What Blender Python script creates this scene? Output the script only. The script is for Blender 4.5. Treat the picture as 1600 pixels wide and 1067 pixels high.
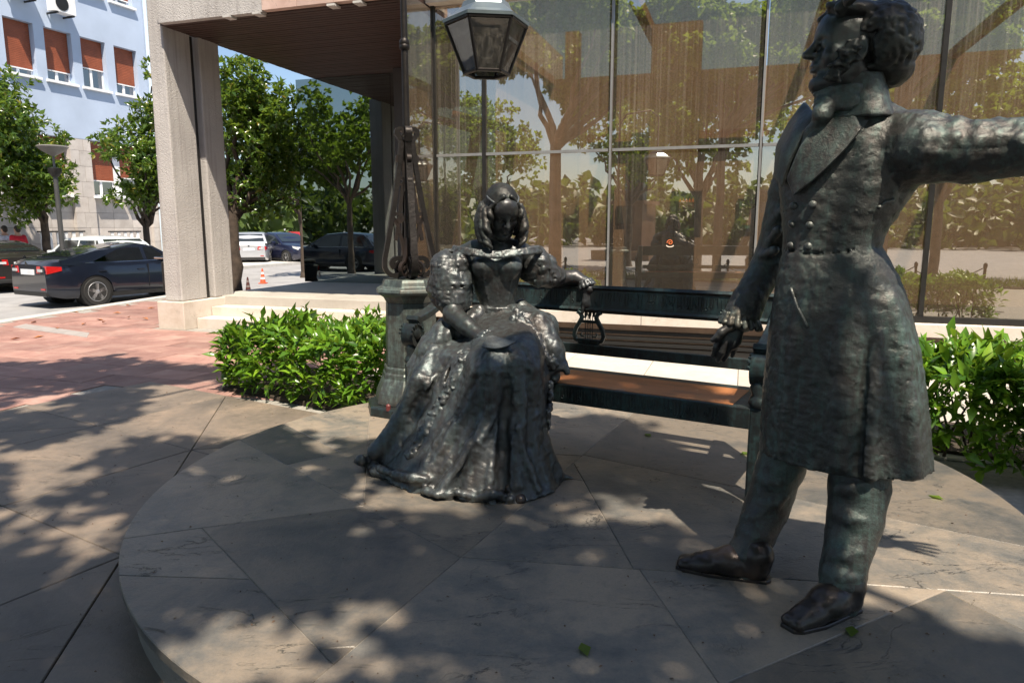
import bpy, bmesh, math, random
import numpy as np
from mathutils import Matrix, Vector

for o in list(bpy.data.objects): bpy.data.objects.remove(o)
random.seed(7); RNG = np.random.default_rng(11)
SC = bpy.context.scene; COL = SC.collection

# ------------------------------------------------------------------ camera, sky, sun, exposure
FPX, CX, CY, HOR, CAMH = 1100.0, 800.0, 533.5, 355.0, 1.6     # photograph pixels (1600 x 1067)
PITCH = math.atan((CY-HOR)/FPX)
cam = bpy.data.cameras.new('camera'); cam_o = bpy.data.objects.new('camera', cam); COL.objects.link(cam_o)
cam.sensor_fit = 'HORIZONTAL'; cam.sensor_width = 36.0; cam.lens = 36.0*FPX/1600.0
cam.clip_start = 0.05; cam.clip_end = 1500
cam_o.location = (0, 0, CAMH); cam_o.rotation_euler = (math.pi/2-PITCH, 0, 0)
SC.camera = cam_o
SUN_H = (0.175, -0.53)                                         # horizontal offset of the sun per metre of height
SUN_EL = math.atan2(1, math.hypot(*SUN_H)); SUN_AZ = math.atan2(SUN_H[0], SUN_H[1])
W = bpy.data.worlds.new('World'); SC.world = W; W.use_nodes = True
_n = W.node_tree.nodes; _bg = _n['Background']
_sky = _n.new('ShaderNodeTexSky'); _sky.sky_type = 'NISHITA'; _sky.sun_disc = False
_sky.sun_elevation = SUN_EL; _sky.sun_rotation = SUN_AZ; _sky.air_density = 1.0; _sky.dust_density = 1.0
W.node_tree.links.new(_sky.outputs['Color'], _bg.inputs['Color']); _bg.inputs['Strength'].default_value = 0.085
sun = bpy.data.lights.new('sun', 'SUN'); sun.energy = 5.0; sun.angle = math.radians(0.7); sun.color = (1.0, 0.88, 0.72)
sun_o = bpy.data.objects.new('sun', sun); COL.objects.link(sun_o)
sun_o.rotation_euler = Vector((SUN_H[0], SUN_H[1], 1)).to_track_quat('Z', 'Y').to_euler()
sun_o.location = (0, 0, 30)
SC.view_settings.view_transform = 'Standard'; SC.view_settings.look = 'None'
SC.view_settings.exposure = 1.0; SC.view_settings.gamma = 1.0; SC.view_settings.use_curve_mapping = False
SC.cycles.max_bounces = 10; SC.cycles.transparent_max_bounces = 16; SC.cycles.blur_glossy = 0.35
SC.cycles.sample_clamp_indirect = 6.0; SC.cycles.use_denoising = True

# ------------------------------------------------------------------ geometry helpers
def px(x, y, Y):
    """world point that the photograph shows at pixel (x, y), at forward distance Y"""
    u = (x-CX)/FPX; v = (CY-y)/FPX
    r = (u, math.cos(PITCH)+v*math.sin(PITCH), -math.sin(PITCH)+v*math.cos(PITCH))
    t = Y/r[1]
    return Vector((r[0]*t, Y, CAMH+r[2]*t))
def pz(x, y, z):
    u = (x-CX)/FPX; v = (CY-y)/FPX
    r = (u, math.cos(PITCH)+v*math.sin(PITCH), -math.sin(PITCH)+v*math.cos(PITCH))
    t = (z-CAMH)/r[2]
    return Vector((r[0]*t, r[1]*t, z))
YAW = math.radians(18); EC, ES = math.cos(YAW), math.sin(YAW)
def ED(e, d, z=0.0): return Vector((e*EC+d*ES, -e*ES+d*EC, z))   # building axes: e along the facade, d into depth
def toED(p): return (p[0]*EC-p[1]*ES, p[0]*ES+p[1]*EC)
def e_at(x, y, d):
    """e coordinate where the ray through pixel (x, y) meets the plane depth = d, and its height"""
    u = (x-CX)/FPX; v = (CY-y)/FPX
    r = (u, math.cos(PITCH)+v*math.sin(PITCH), -math.sin(PITCH)+v*math.cos(PITCH))
    t = d/(r[0]*ES+r[1]*EC)
    return (r[0]*EC-r[1]*ES)*t, CAMH+r[2]*t

class MB:
    def __init__(s): s.v = []; s.f = []
    def add(s, v, f):
        n = len(s.v); s.v += [tuple(p) for p in v]; s.f += [tuple(i+n for i in q) for q in f]; return s
    def box(s, c, size, M=None):
        x, y, z = [k/2 for k in size]
        P = [Vector((i*x, j*y, k*z)) for k in (-1, 1) for j in (-1, 1) for i in (-1, 1)]
        if M is not None: P = [M @ p for p in P]
        P = [p+Vector(c) for p in P]
        return s.add(P, [(0, 2, 3, 1), (4, 5, 7, 6), (0, 1, 5, 4), (2, 6, 7, 3), (0, 4, 6, 2), (1, 3, 7, 5)])
    def edbox(s, e0, e1, d0, d1, z0, z1):
        P = [ED(e, d, z) for z in (z0, z1) for d in (d0, d1) for e in (e0, e1)]
        return s.add(P, [(0, 2, 3, 1), (4, 5, 7, 6), (0, 1, 5, 4), (2, 6, 7, 3), (0, 4, 6, 2), (1, 3, 7, 5)])
    def hexa(s, P): return s.add(P, [(0, 2, 3, 1), (4, 5, 7, 6), (0, 1, 5, 4), (2, 6, 7, 3), (0, 4, 6, 2), (1, 3, 7, 5)])
    def prism(s, poly, z0, z1, bev=0.0):
        n = len(poly); poly = [Vector((p[0], p[1])) for p in poly]
        a = sum(poly[i].x*poly[(i+1) % n].y-poly[(i+1) % n].x*poly[i].y for i in range(n))
        if a < 0: poly = poly[::-1]
        V = [(p.x, p.y, z0) for p in poly]+[(p.x, p.y, z1-bev) for p in poly]
        F = [tuple(range(n))[::-1]]+[(i, (i+1) % n, n+(i+1) % n, n+i) for i in range(n)]
        if bev > 0:
            q = inset(poly, bev); V += [(p.x, p.y, z1) for p in q]
            F += [(n+i, n+(i+1) % n, 2*n+(i+1) % n, 2*n+i) for i in range(n)]; F.append(tuple(range(2*n, 3*n)))
        else: F.append(tuple(range(n, 2*n)))
        return s.add(V, F)
    def tube(s, pts, r, seg=8, cap=True, flat=None):
        pts = [Vector(p) for p in pts]; n = len(pts)
        rr = r if hasattr(r, '__len__') else [r]*n
        up = Vector((0, 0, 1)); T = []
        for i in range(n):
            t = pts[min(i+1, n-1)]-pts[max(i-1, 0)]; T.append(t.normalized() if t.length > 1e-9 else up)
        a = T[0].orthogonal().normalized()
        V = []
        for i in range(n):
            a = (a-T[i]*a.dot(T[i])); a = a.normalized() if a.length > 1e-6 else T[i].orthogonal().normalized()
            b = T[i].cross(a)
            for k in range(seg):
                th = 2*math.pi*k/seg
                V.append(pts[i]+(a*math.cos(th)+b*math.sin(th))*rr[i])
        F = [(i*seg+k, i*seg+(k+1) % seg, (i+1)*seg+(k+1) % seg, (i+1)*seg+k) for i in range(n-1) for k in range(seg)]
        if cap: F += [tuple(range(seg))[::-1], tuple(range((n-1)*seg, n*seg))]
        return s.add(V, F)
    def ribbon(s, pts, w, t, wdir):
        """flat bar: swept along pts, width w along wdir, thickness t"""
        pts = [Vector(p) for p in pts]; n = len(pts); wd = Vector(wdir).normalized(); V = []
        for i in range(n):
            tg = (pts[min(i+1, n-1)]-pts[max(i-1, 0)]).normalized(); nn = tg.cross(wd)
            nn = nn.normalized() if nn.length > 1e-6 else wd.orthogonal()
            for a, b in ((-1, -1), (1, -1), (1, 1), (-1, 1)): V.append(pts[i]+wd*(a*w/2)+nn*(b*t/2))
        F = [(i*4+k, i*4+(k+1) % 4, (i+1)*4+(k+1) % 4, (i+1)*4+k) for i in range(n-1) for k in range(4)]
        F += [(3, 2, 1, 0), tuple((n-1)*4+k for k in range(4))]
        return s.add(V, F)
    def lathe(s, prof, c=(0, 0, 0), seg=24, rot=0.0, M=None):
        V = []; n = len(prof); c = Vector(c)
        for r, z in prof:
            for k in range(seg):
                th = rot+2*math.pi*k/seg; p = Vector((r*math.cos(th), r*math.sin(th), z))
                V.append((M @ p if M is not None else p)+c)
        F = [(i*seg+k, i*seg+(k+1) % seg, (i+1)*seg+(k+1) % seg, (i+1)*seg+k) for i in range(n-1) for k in range(seg)]
        F += [tuple(range(seg))[::-1], tuple(range((n-1)*seg, n*seg))]
        return s.add(V, F)
    def mesh(s, name='m'):
        m = bpy.data.meshes.new(name); m.from_pydata([tuple(p) for p in s.v], [], s.f); m.update(); return m

def inset(poly, w):
    n = len(poly); out = []
    for i in range(n):
        p0, p1, p2 = poly[i-1], poly[i], poly[(i+1) % n]
        d1 = (p1-p0); d2 = (p2-p1)
        if d1.length < 1e-9 or d2.length < 1e-9: out.append(p1.copy()); continue
        d1.normalize(); d2.normalize()
        n1 = Vector((-d1.y, d1.x)); n2 = Vector((-d2.y, d2.x)); b = n1+n2
        if b.length < 1e-6: out.append(p1+n1*w); continue
        b.normalize(); out.append(p1+b*(w/max(b.dot(n1), .35)))
    return out

def fix_normals(m):
    bm = bmesh.new(); bm.from_mesh(m); bmesh.ops.recalc_face_normals(bm, faces=bm.faces); bm.to_mesh(m); bm.free()

def link(name, mesh, mat, parent=None, smooth=False, kind=None, local=False, label=None):
    o = bpy.data.objects.new(name, mesh); COL.objects.link(o)
    if mat is not None and len(mesh.materials) == 0: mesh.materials.append(mat)
    if smooth is True: mesh.polygons.foreach_set('use_smooth', [True]*len(mesh.polygons))
    elif smooth:
        mesh.polygons.foreach_set('use_smooth', [True]*len(mesh.polygons)); mesh.set_sharp_from_angle(angle=math.radians(smooth))
    if parent is not None:
        o.parent = parent
        if not local:
            r = parent
            off = Vector((0, 0, 0))
            while r is not None:
                if r.type == 'EMPTY': off = r.location.copy()
                r = r.parent
            if not parent.parent: o.matrix_parent_inverse = Matrix.Translation(-off)
    if kind: o['kind'] = kind
    if label: o['label'] = label
    return o
def part(name, mb, mat, parent, smooth=False, kind=None, local=False, label=None, bevel=0.0, fix=True):
    m = mb.mesh(name) if isinstance(mb, MB) else mb
    if fix: fix_normals(m)
    o = link(name, m, mat, parent, smooth, kind, local, label)
    if bevel > 0:
        b = o.modifiers.new('bevel', 'BEVEL'); b.width = bevel; b.segments = 2; b.limit_method = 'ANGLE'; b.angle_limit = math.radians(40)
    return o
def tag(o, label, cat, group=None):
    o['label'] = label; o['category'] = cat
    if group: o['group'] = group
    return o
def thing(name, label, cat, loc=(0, 0, 0), group=None, rotz=0.0):
    o = bpy.data.objects.new(name, None); COL.objects.link(o); o.empty_display_size = .1
    o.location = loc; o.rotation_euler = (0, 0, rotz); return tag(o, label, cat, group)
def struct(name, mb, mat, smooth=False, bevel=0.0):
    o = part(name, mb, mat, None, smooth, kind='structure', bevel=bevel); return o
def dup(root, loc, rotz, label, group=None, scale=None):
    r = root.copy(); COL.objects.link(r); r.location = loc; r.rotation_euler = (0, 0, rotz); r['label'] = label
    if group: r['group'] = group
    if scale: r.scale = scale
    for ch in list(root.children):
        c = ch.copy(); COL.objects.link(c); c.parent = r
        for g in list(ch.children):
            d = g.copy(); COL.objects.link(d); d.parent = c
    return r

# ------------------------------------------------------------------ materials
class NT:
    def __init__(s, name):
        s.m = bpy.data.materials.new(name); s.m.use_nodes = True; s.t = s.m.node_tree; s.N = s.t.nodes
        s.b = s.N['Principled BSDF']; s.out = s.N['Material Output']; s._co = None
    def node(s, typ, **k):
        n = s.N.new(typ)
        for a, v in k.items(): setattr(n, a, v)
        return n
    def l(s, a, b): s.t.links.new(a, b)
    def co(s):
        if s._co is None: s._co = s.node('ShaderNodeNewGeometry').outputs['Position']
        return s._co
    def mapped(s, scale, rot=(0, 0, 0), src=None):
        m = s.node('ShaderNodeMapping'); m.inputs['Scale'].default_value = scale; m.inputs['Rotation'].default_value = rot
        s.l(src or s.co(), m.inputs['Vector']); return m.outputs['Vector']
    def noise(s, scale, detail=4, rough=.55, vec=None, dist=0.0):
        n = s.node('ShaderNodeTexNoise'); n.inputs['Scale'].default_value = scale; n.inputs['Detail'].default_value = detail
        n.inputs['Roughness'].default_value = rough; n.inputs['Distortion'].default_value = dist
        s.l(vec or s.co(), n.inputs['Vector']); return n.outputs['Fac']
    def voro(s, scale, feature='F1', vec=None, out='Distance'):
        n = s.node('ShaderNodeTexVoronoi', feature=feature); n.inputs['Scale'].default_value = scale
        s.l(vec or s.co(), n.inputs['Vector']); return n.outputs[out]
    def ramp(s, fac, stops):
        r = s.node('ShaderNodeValToRGB'); e = r.color_ramp.elements
        while len(e) > 1: e.remove(e[-1])
        e[0].position = stops[0][0]; e[0].color = c4(stops[0][1])
        for p, c in stops[1:]: x = e.new(p); x.color = c4(c)
        s.l(fac, r.inputs['Fac']); return r.outputs['Color']
    def mix(s, fac, a, b, mode='MIX'):
        m = s.node('ShaderNodeMix', data_type='RGBA', blend_type=mode)
        if isinstance(fac, (int, float)): m.inputs[0].default_value = fac
        else: s.l(fac, m.inputs[0])
        for i, v in ((6, a), (7, b)):
            if isinstance(v, (tuple, list)): m.inputs[i].default_value = c4(v)
            else: s.l(v, m.inputs[i])
        return m.outputs[2]
    def math(s, op, a, b=None, clamp=False):
        m = s.node('ShaderNodeMath', operation=op, use_clamp=clamp)
        for i, v in ((0, a), (1, b)):
            if v is None: continue
            if isinstance(v, (int, float)): m.inputs[i].default_value = v
            else: s.l(v, m.inputs[i])
        return m.outputs[0]
    def objrand(s): return s.node('ShaderNodeObjectInfo').outputs['Random']
    def bump(s, h, strength=.3, dist=.01, prev=None):
        b = s.node('ShaderNodeBump'); b.inputs['Strength'].default_value = strength; b.inputs['Distance'].default_value = dist
        s.l(h, b.inputs['Height'])
        if prev is not None: s.l(prev, b.inputs['Normal'])
        return b.outputs['Normal']
    def set(s, **k):
        for a, v in k.items():
            i = s.b.inputs[a.replace('_', ' ')]
            if isinstance(v, (int, float)): i.default_value = v
            elif isinstance(v, tuple): i.default_value = c4(v)
            else: s.l(v, i)
        return s
def c4(c): return (c[0], c[1], c[2], 1.0) if len(c) == 3 else c

def plain(name, col, rough=.5, metal=0.0, var=.12, scale=6.0, bump=0.0, bscale=60.0, coat=0.0, spec=.5):
    n = NT(name); f = n.noise(scale, 5)
    lo = tuple(c*(1-var) for c in col); hi = tuple(min(1, c*(1+var)) for c in col)
    n.set(Base_Color=n.ramp(f, [(.3, lo), (.7, hi)]), Roughness=rough, Metallic=metal)
    n.b.inputs['Coat Weight'].default_value = coat; n.b.inputs['Coat Roughness'].default_value = .05
    n.b.inputs['Specular IOR Level'].default_value = spec
    if bump > 0: n.set(Normal=n.bump(n.noise(bscale, 4), bump, .01))
    return n.m
def bronze(name, dark=(.040, .040, .036), green=(.045, .115, .105), brown=(.055, .043, .036), patina=.5, rough=.36, bump=.55, wear=.5, rub=(.17, .175, .17)):
    n = NT(name)
    a = n.noise(5.5, 9, .72); b = n.noise(30, 8, .72); c = n.noise(95, 5, .7); big = n.noise(2.1, 4, .6)
    st = n.noise(1.0, 6, .65, vec=n.mapped((30, 30, 2.2)))
    base = n.mix(n.ramp(a, [(.40, (0, 0, 0)), (.64, (1, 1, 1))]), dark, brown)
    pf = n.math('ADD', n.math('MULTIPLY', b, .40), n.math('ADD', n.math('MULTIPLY', st, .38), n.math('MULTIPLY', big, .26)))
    pf = n.ramp(pf, [(.49, (0, 0, 0)), (.64, (patina, patina, patina))])
    col = n.mix(pf, base, green)
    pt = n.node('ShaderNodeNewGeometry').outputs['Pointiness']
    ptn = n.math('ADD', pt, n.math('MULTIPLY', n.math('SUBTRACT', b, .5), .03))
    edge = n.ramp(ptn, [(.515, (0, 0, 0)), (.575, (wear, wear, wear))]); crease_shade = n.ramp(ptn, [(.43, (.85, .85, .85)), (.492, (0, 0, 0))])
    if wear > 0: col = n.mix(edge, col, rub); col = n.mix(crease_shade, col, (.012, .014, .013))  # edges rubbed light; crease shade put into the colour so folds read
    n.set(Base_Color=col, Metallic=n.math('SUBTRACT', .62, n.math('MULTIPLY', pf, .5)),
          Roughness=n.math('SUBTRACT', n.math('ADD', n.math('MULTIPLY', b, .30), rough-.13), n.math('MULTIPLY', edge, .10 if wear > 0 else 0)))
    n1 = n.bump(b, bump*.55, .008); n2 = n.bump(c, bump*.6, .003, n1); n.set(Normal=n2)
    return n.m
def stone(name, cols, scale=1.6, rough=.55, crack=.5, bump=.25, objvar=.18, speck=0.0):
    n = NT(name); r = n.objrand()
    wob = n.node('ShaderNodeVectorMath', operation='ADD'); cmb = n.node('ShaderNodeCombineXYZ')
    n.l(n.math('MULTIPLY', r, 37.0), cmb.inputs[0]); n.l(n.math('MULTIPLY', r, 11.0), cmb.inputs[1])
    n.l(n.co(), wob.inputs[0]); n.l(cmb.outputs[0], wob.inputs[1]); v = wob.outputs[0]
    a = n.noise(scale, 8, .62, v, .6); b = n.noise(scale*9, 6, .7, v); c = n.noise(scale*70, 3, .7, v)
    k = len(cols); col = n.ramp(n.math('ADD', n.math('MULTIPLY', a, .75), n.math('MULTIPLY', b, .25)), [(.32+.36*i/(k-1), cols[i]) for i in range(k)])
    v2 = n.mapped((1, 2.6, 1), (0, 0, .5), v); cr = n.math('ABSOLUTE', n.math('SUBTRACT', n.noise(scale*.9, 6, .6, v2, 1.2), .5))
    crm = n.ramp(cr, [(0.0, (1, 1, 1)), (.010, (0, 0, 0))])
    crm2 = n.math('MULTIPLY', crm, n.ramp(n.noise(scale*1.7, 3, .5, v), [(.50, (0, 0, 0)), (.62, (crack, crack, crack))]))
    col = n.mix(crm2, col, tuple(x*.35 for x in cols[0]))
    ov = n.ramp(r, [(0, (1-objvar,)*3), (1, (1+objvar, 1+objvar*.92, 1+objvar*.85))])
    col = n.mix(1.0, col, ov, 'MULTIPLY')
    if speck: col = n.mix(n.ramp(c, [(.5, (0, 0, 0)), (.72, (speck,)*3)]), col, tuple(x*.4 for x in cols[0]))
    n.set(Base_Color=col, Roughness=n.math('ADD', n.math('MULTIPLY', b, .3), rough-.15))
    n1 = n.bump(n.math('SUBTRACT', b, crm2), bump, .012); n2 = n.bump(c, bump*.6, .003, n1); n.set(Normal=n2)
    return n.m
def leafmat(name, lo, hi, rough=.32, trans=.35, extra=None):
    n = NT(name); g = n.node('ShaderNodeNewGeometry'); r = g.outputs['Random Per Island']
    rr = n.math('FRACT', n.math('ADD', r, n.objrand()))
    stops = [(0.0, lo), (.55, tuple((a+b)/2 for a, b in zip(lo, hi))), (.92, hi)]
    if extra: stops.append((1.0, extra))
    col = n.ramp(rr, stops)
    n.set(Base_Color=col, Roughness=rough)
    n.b.inputs['Specular IOR Level'].default_value = .5
    tr = n.node('ShaderNodeBsdfTranslucent'); n.l(n.mix(.5, col, (.30, .42, .03)), tr.inputs['Color'])
    mx = n.node('ShaderNodeMixShader'); mx.inputs[0].default_value = trans
    n.l(n.b.outputs[0], mx.inputs[1]); n.l(tr.outputs[0], mx.inputs[2]); n.l(mx.outputs[0], n.out.inputs['Surface'])
    return n.m
def paneglass(name, tint, refl, refltint=(1, 1, 1), dirt=0.0, rough=0.0, wave=0.0):
    """thin coated pane: part mirror, part clear, with rain-streaked dust"""
    n = NT(name); n.N.remove(n.b)
    tr = n.node('ShaderNodeBsdfTransparent'); tr.inputs[0].default_value = c4(tint)
    gl = n.node('ShaderNodeBsdfGlossy'); gl.inputs['Color'].default_value = c4(refltint); gl.inputs['Roughness'].default_value = rough
    lw = n.node('ShaderNodeLayerWeight'); lw.inputs['Blend'].default_value = .25
    fac = n.math('ADD', n.math('MULTIPLY', lw.outputs['Fresnel'], .7), refl, True)
    if wave:
        nb = n.bump(n.noise(.8, 2, .5), wave, .02); n.l(nb, gl.inputs['Normal'])
    mx = n.node('ShaderNodeMixShader'); n.l(fac, mx.inputs[0]); n.l(tr.outputs[0], mx.inputs[1]); n.l(gl.outputs[0], mx.inputs[2])
    res = mx.outputs[0]
    if dirt:
        df = n.node('ShaderNodeBsdfDiffuse'); df.inputs['Color'].default_value = (.62, .56, .48, 1)
        s1 = n.noise(1.0, 5, .75, n.mapped((38, 38, .07))); s2 = n.noise(1.0, 4, .7, n.mapped((130, 130, .16)))
        blot = n.noise(.7, 5, .6)
        z = n.node('ShaderNodeSeparateXYZ'); n.l(n.co(), z.inputs[0])
        up = n.math('MULTIPLY', n.math('SUBTRACT', z.outputs['Z'], 1.2), .3, True)
        f = n.math('ADD', n.math('MULTIPLY', s1, .6), n.math('MULTIPLY', s2, .4))
        f = n.ramp(f, [(.47, (0, 0, 0)), (.68, (1, 1, 1))])
        f = n.math('MULTIPLY', n.math('MULTIPLY', f, n.ramp(blot, [(.3, (.2,)*3), (.65, (1, 1, 1))])), n.math('ADD', n.math('MULTIPLY', up, .85), .12))
        f = n.math('ADD', n.math('MULTIPLY', f, dirt), dirt*.10)
        m2 = n.node('ShaderNodeMixShader'); n.l(f, m2.inputs[0]); n.l(res, m2.inputs[1]); n.l(df.outputs[0], m2.inputs[2]); res = m2.outputs[0]
    n.l(res, n.out.inputs['Surface']); return n.m

M = {}
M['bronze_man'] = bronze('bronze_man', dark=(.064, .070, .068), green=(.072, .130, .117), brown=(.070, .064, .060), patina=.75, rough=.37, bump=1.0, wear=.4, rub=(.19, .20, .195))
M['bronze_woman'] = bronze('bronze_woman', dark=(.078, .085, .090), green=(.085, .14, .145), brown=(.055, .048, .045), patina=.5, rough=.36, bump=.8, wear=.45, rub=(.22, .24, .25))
M['bronze_hair'] = bronze('bronze_hair', dark=(.026, .028, .027), green=(.04, .07, .065), brown=(.034, .030, .028), patina=.4, rough=.48, bump=.5, wear=.4, rub=(.11, .115, .11))
M['bronze_face'] = bronze('bronze_face', dark=(.048, .050, .054), brown=(.056, .052, .050), patina=.3, rough=.38, bump=.25, wear=.4)
M['bronze_hand'] = bronze('bronze_hand', dark=(.05, .038, .030), brown=(.12, .065, .035), patina=.12, rough=.30, bump=.25)
M['bronze_bench'] = bronze('bronze_bench', dark=(.028, .034, .036), green=(.03, .085, .09), brown=(.035, .040, .040), patina=.6, rough=.38, bump=.3, wear=0)
M['bronze_shoe'] = bronze('bronze_shoe', dark=(.050, .042, .040), brown=(.066, .050, .044), patina=.1, rough=.30, bump=.25, wear=0)
M['bronze_ped'] = bronze('bronze_ped', dark=(.075, .088, .083), green=(.15, .22, .20), brown=(.095, .085, .072), patina=.7, rough=.45, bump=.25, wear=0)
M['copper_seat'] = None
n = NT('copper_seat'); f = n.noise(2.3, 7, .6, None, .8)
n.set(Base_Color=n.ramp(f, [(.3, (.14, .09, .06)), (.43, (.38, .15, .06)), (.62, (.52, .21, .08)), (.76, (.26, .19, .15))]), Metallic=.35, Roughness=.42,
      Normal=n.bump(n.noise(55, 4), .15, .004)); M['copper_seat'] = n.m
M['iron'] = plain('wrought_iron', (.022, .019, .018), .45, .6, .35, 9, .35, 40)
n = NT('iron_rusty'); f = n.noise(6, 6, .65)
n.set(Base_Color=n.ramp(f, [(.35, (.012, .011, .011)), (.66, (.028, .018, .015)), (.78, (.055, .026, .017))]), Metallic=.45, Roughness=.55, Normal=n.bump(n.noise(50, 5), .35, .004)); M['iron_rusty'] = n.m
M['lamp_roof'] = plain('lamp_roof_paint', (.15, .185, .205), .32, .5, .2, 5, .08, 30)
M['disc'] = stone('slate_slabs', [(.055, .063, .067), (.118, .115, .106), (.218, .184, .146), (.140, .135, .125)], 1.5, .40, .9, .4, .30, .22)
M['plaza'] = stone('grey_slabs', [(.070, .064, .058), (.150, .125, .102), (.245, .190, .145)], 1.3, .5, .6, .3, .16, .15)
M['redtile'] = stone('red_porphyry', [(.20, .105, .09), (.29, .165, .14), (.37, .25, .21)], 2.2, .62, .3, .3, .2, .2)
M['paletile'] = stone('pale_paving', [(.34, .315, .28), (.41, .385, .345), (.47, .445, .405)], 1.1, .6, .25, .15, .08)
M['whitestone'] = stone('white_limestone', [(.46, .39, .32), (.56, .50, .44), (.62, .58, .53)], 1.5, .55, .4, .15, .06)
M['brownmarble'] = stone('brown_marble', [(.13, .070, .042), (.20, .115, .070), (.28, .17, .11)], 1.2, .35, .5, .1, .1)
M['pinkmarble'] = stone('pink_marble', [(.36, .24, .20), (.46, .33, .28), (.55, .42, .36)], 1.3, .45, .5, .1, .14)
M['joint'] = plain('mortar_joint', (.26, .25, .23), .9, 0, .2, 20, .3, 80)
M['plinthside'] = stone('pebble_concrete', [(.22, .20, .17), (.30, .27, .23), (.36, .33, .28)], 3, .8, .2, .6, .05, .5)
M['stucco'] = stone('rough_stucco', [(.33, .30, .285), (.40, .37, .35), (.45, .42, .40)], .9, .85, .0, .3, .03, .1)
_st = M['stucco'].node_tree
n = NT('rough_cast'); f = n.noise(1.3, 5); g = n.noise(42, 5, .7); sk = n.noise(1.0, 5, .65, n.mapped((14, 14, .5)))
n.set(Base_Color=n.mix(n.ramp(sk, [(.50, (0, 0, 0)), (.75, (.55, .55, .55))]), n.ramp(f, [(.3, (.35, .335, .325)), (.7, (.46, .445, .43))]), (.21, .195, .185)), Roughness=.9, Normal=n.bump(g, .9, .02)); M['roughcast'] = n.m
M['soffit'] = plain('soffit_slats', (.050, .027, .022), .55, 0, .25, 5, .1, 40)
M['darkmetal'] = plain('dark_frame', (.022, .021, .020), .4, .4, .2, 8, .05, 40)
M['alu'] = plain('grey_frame', (.30, .30, .30), .4, .6, .1, 8)
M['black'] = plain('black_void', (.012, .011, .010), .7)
M['asphalt'] = plain('asphalt', (.055, .054, .053), .85, 0, .25, 2.5, .4, 90)
M['paleasphalt'] = plain('worn_asphalt', (.25, .25, .255), .85, 0, .18, 1.5, .3, 90)
M['kerb'] = plain('kerb_stone', (.42, .41, .39), .8, 0, .12, 4, .2, 50)
M['glass'] = paneglass('facade_glass', (.80, .69, .56), .35, (.90, .89, .84), .28, 0, .05)
M['mirror'] = paneglass('dark_mirror_glass', (.10, .12, .11), .36, (.68, .78, .76), .06, 0, .03)
M['side_glass'] = paneglass('side_glass', (.55, .5, .45), .42, (1, .95, .9), .25, 0, .12)
M['lampglass'] = paneglass('frosted_lamp_glass', (.40, .42, .42), .06, (1, 1, 1), .5)
M['carglass'] = paneglass('car_glass', (.20, .30, .27), .10)
M['winglass'] = paneglass('window_glass', (.10, .13, .17), .25)
M['leaf_hedge'] = leafmat('laurel_leaf', (.035, .10, .012), (.16, .33, .025), .28, .34, (.22, .36, .03))
M['leaf_mag'] = leafmat('magnolia_leaf', (.028, .066, .014), (.11, .185, .028), .20, .40, (.24, .19, .04))
M['leaf_plane'] = leafmat('plane_leaf', (.05, .105, .015), (.19, .29, .035), .45, .58)
M['leaf_far'] = leafmat('far_leaf', (.03, .06, .02), (.09, .14, .03), .5, .3)
M['bark'] = plain('bark', (.055, .040, .030), .9, 0, .4, 7, .8, 25)
M['barkpale'] = plain('plane_bark', (.14, .105, .08), .85, 0, .45, 3.5, .5, 20)
M['soil'] = plain('soil', (.035, .026, .018), .95, 0, .3, 6, .8, 40)
M['grass'] = leafmat('grass_blade', (.03, .07, .01), (.11, .20, .02), .5, .3)
# ------------------------------------------------------------------ sky, ground, paving
bx = Vector((.857, -.515)); nx = Vector((.515, .857)); APEX = Vector((-3.8, 7.24))      # axes of the statue terrace
def ST(s, t, z=0.0): p = APEX+bx*s-nx*t; return Vector((p.x, p.y, z))
DC = Vector((0.335, 3.85)); DR = 2.265
g = MB(); S = 700
g.add([(-S, -S, -.13), (S, -S, -.13), (S, S, -.13), (-S, S, -.13)], [(0, 1, 2, 3)])
struct('road', g, M['paleasphalt'])
KERB = [Vector(p) for p in ((-11.5, 1.0), (-9.75, 7.0), (-8.75, 11.4), (-8.05, 16.0), (-7.75, 17.6))]
back = [ED(-9.5, -3.6), ED(14, -3.6), ED(14, 24), ED(-8.8, 24)]
poly = [k for k in KERB]+[ED(-8.9, 17.0)]+[back[3], back[2], back[1], back[0]]
g = MB().prism([(p[0], p[1]) for p in poly], -.13, -.016); plaza = struct('plaza', g, M['joint'])
kb = MB()
for i in range(len(KERB)-1):
    a, b = KERB[i], KERB[i+1]; L = (b-a).length; m = max(1, int(L/1.0))
    for k in range(m):
        p = a.lerp(b, (k+.006)/m); q = a.lerp(b, (k+.994)/m); d = (q-p).normalized(); nn = Vector((-d.y, d.x))*.26
        c = MB().prism([(p.x, p.y), (q.x, q.y), (q.x+nn.x, q.y+nn.y), (p.x+nn.x, p.y+nn.y)], -.128, .012, .012)
        part('kerb_stone', c, M['kerb'], plaza)
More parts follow.
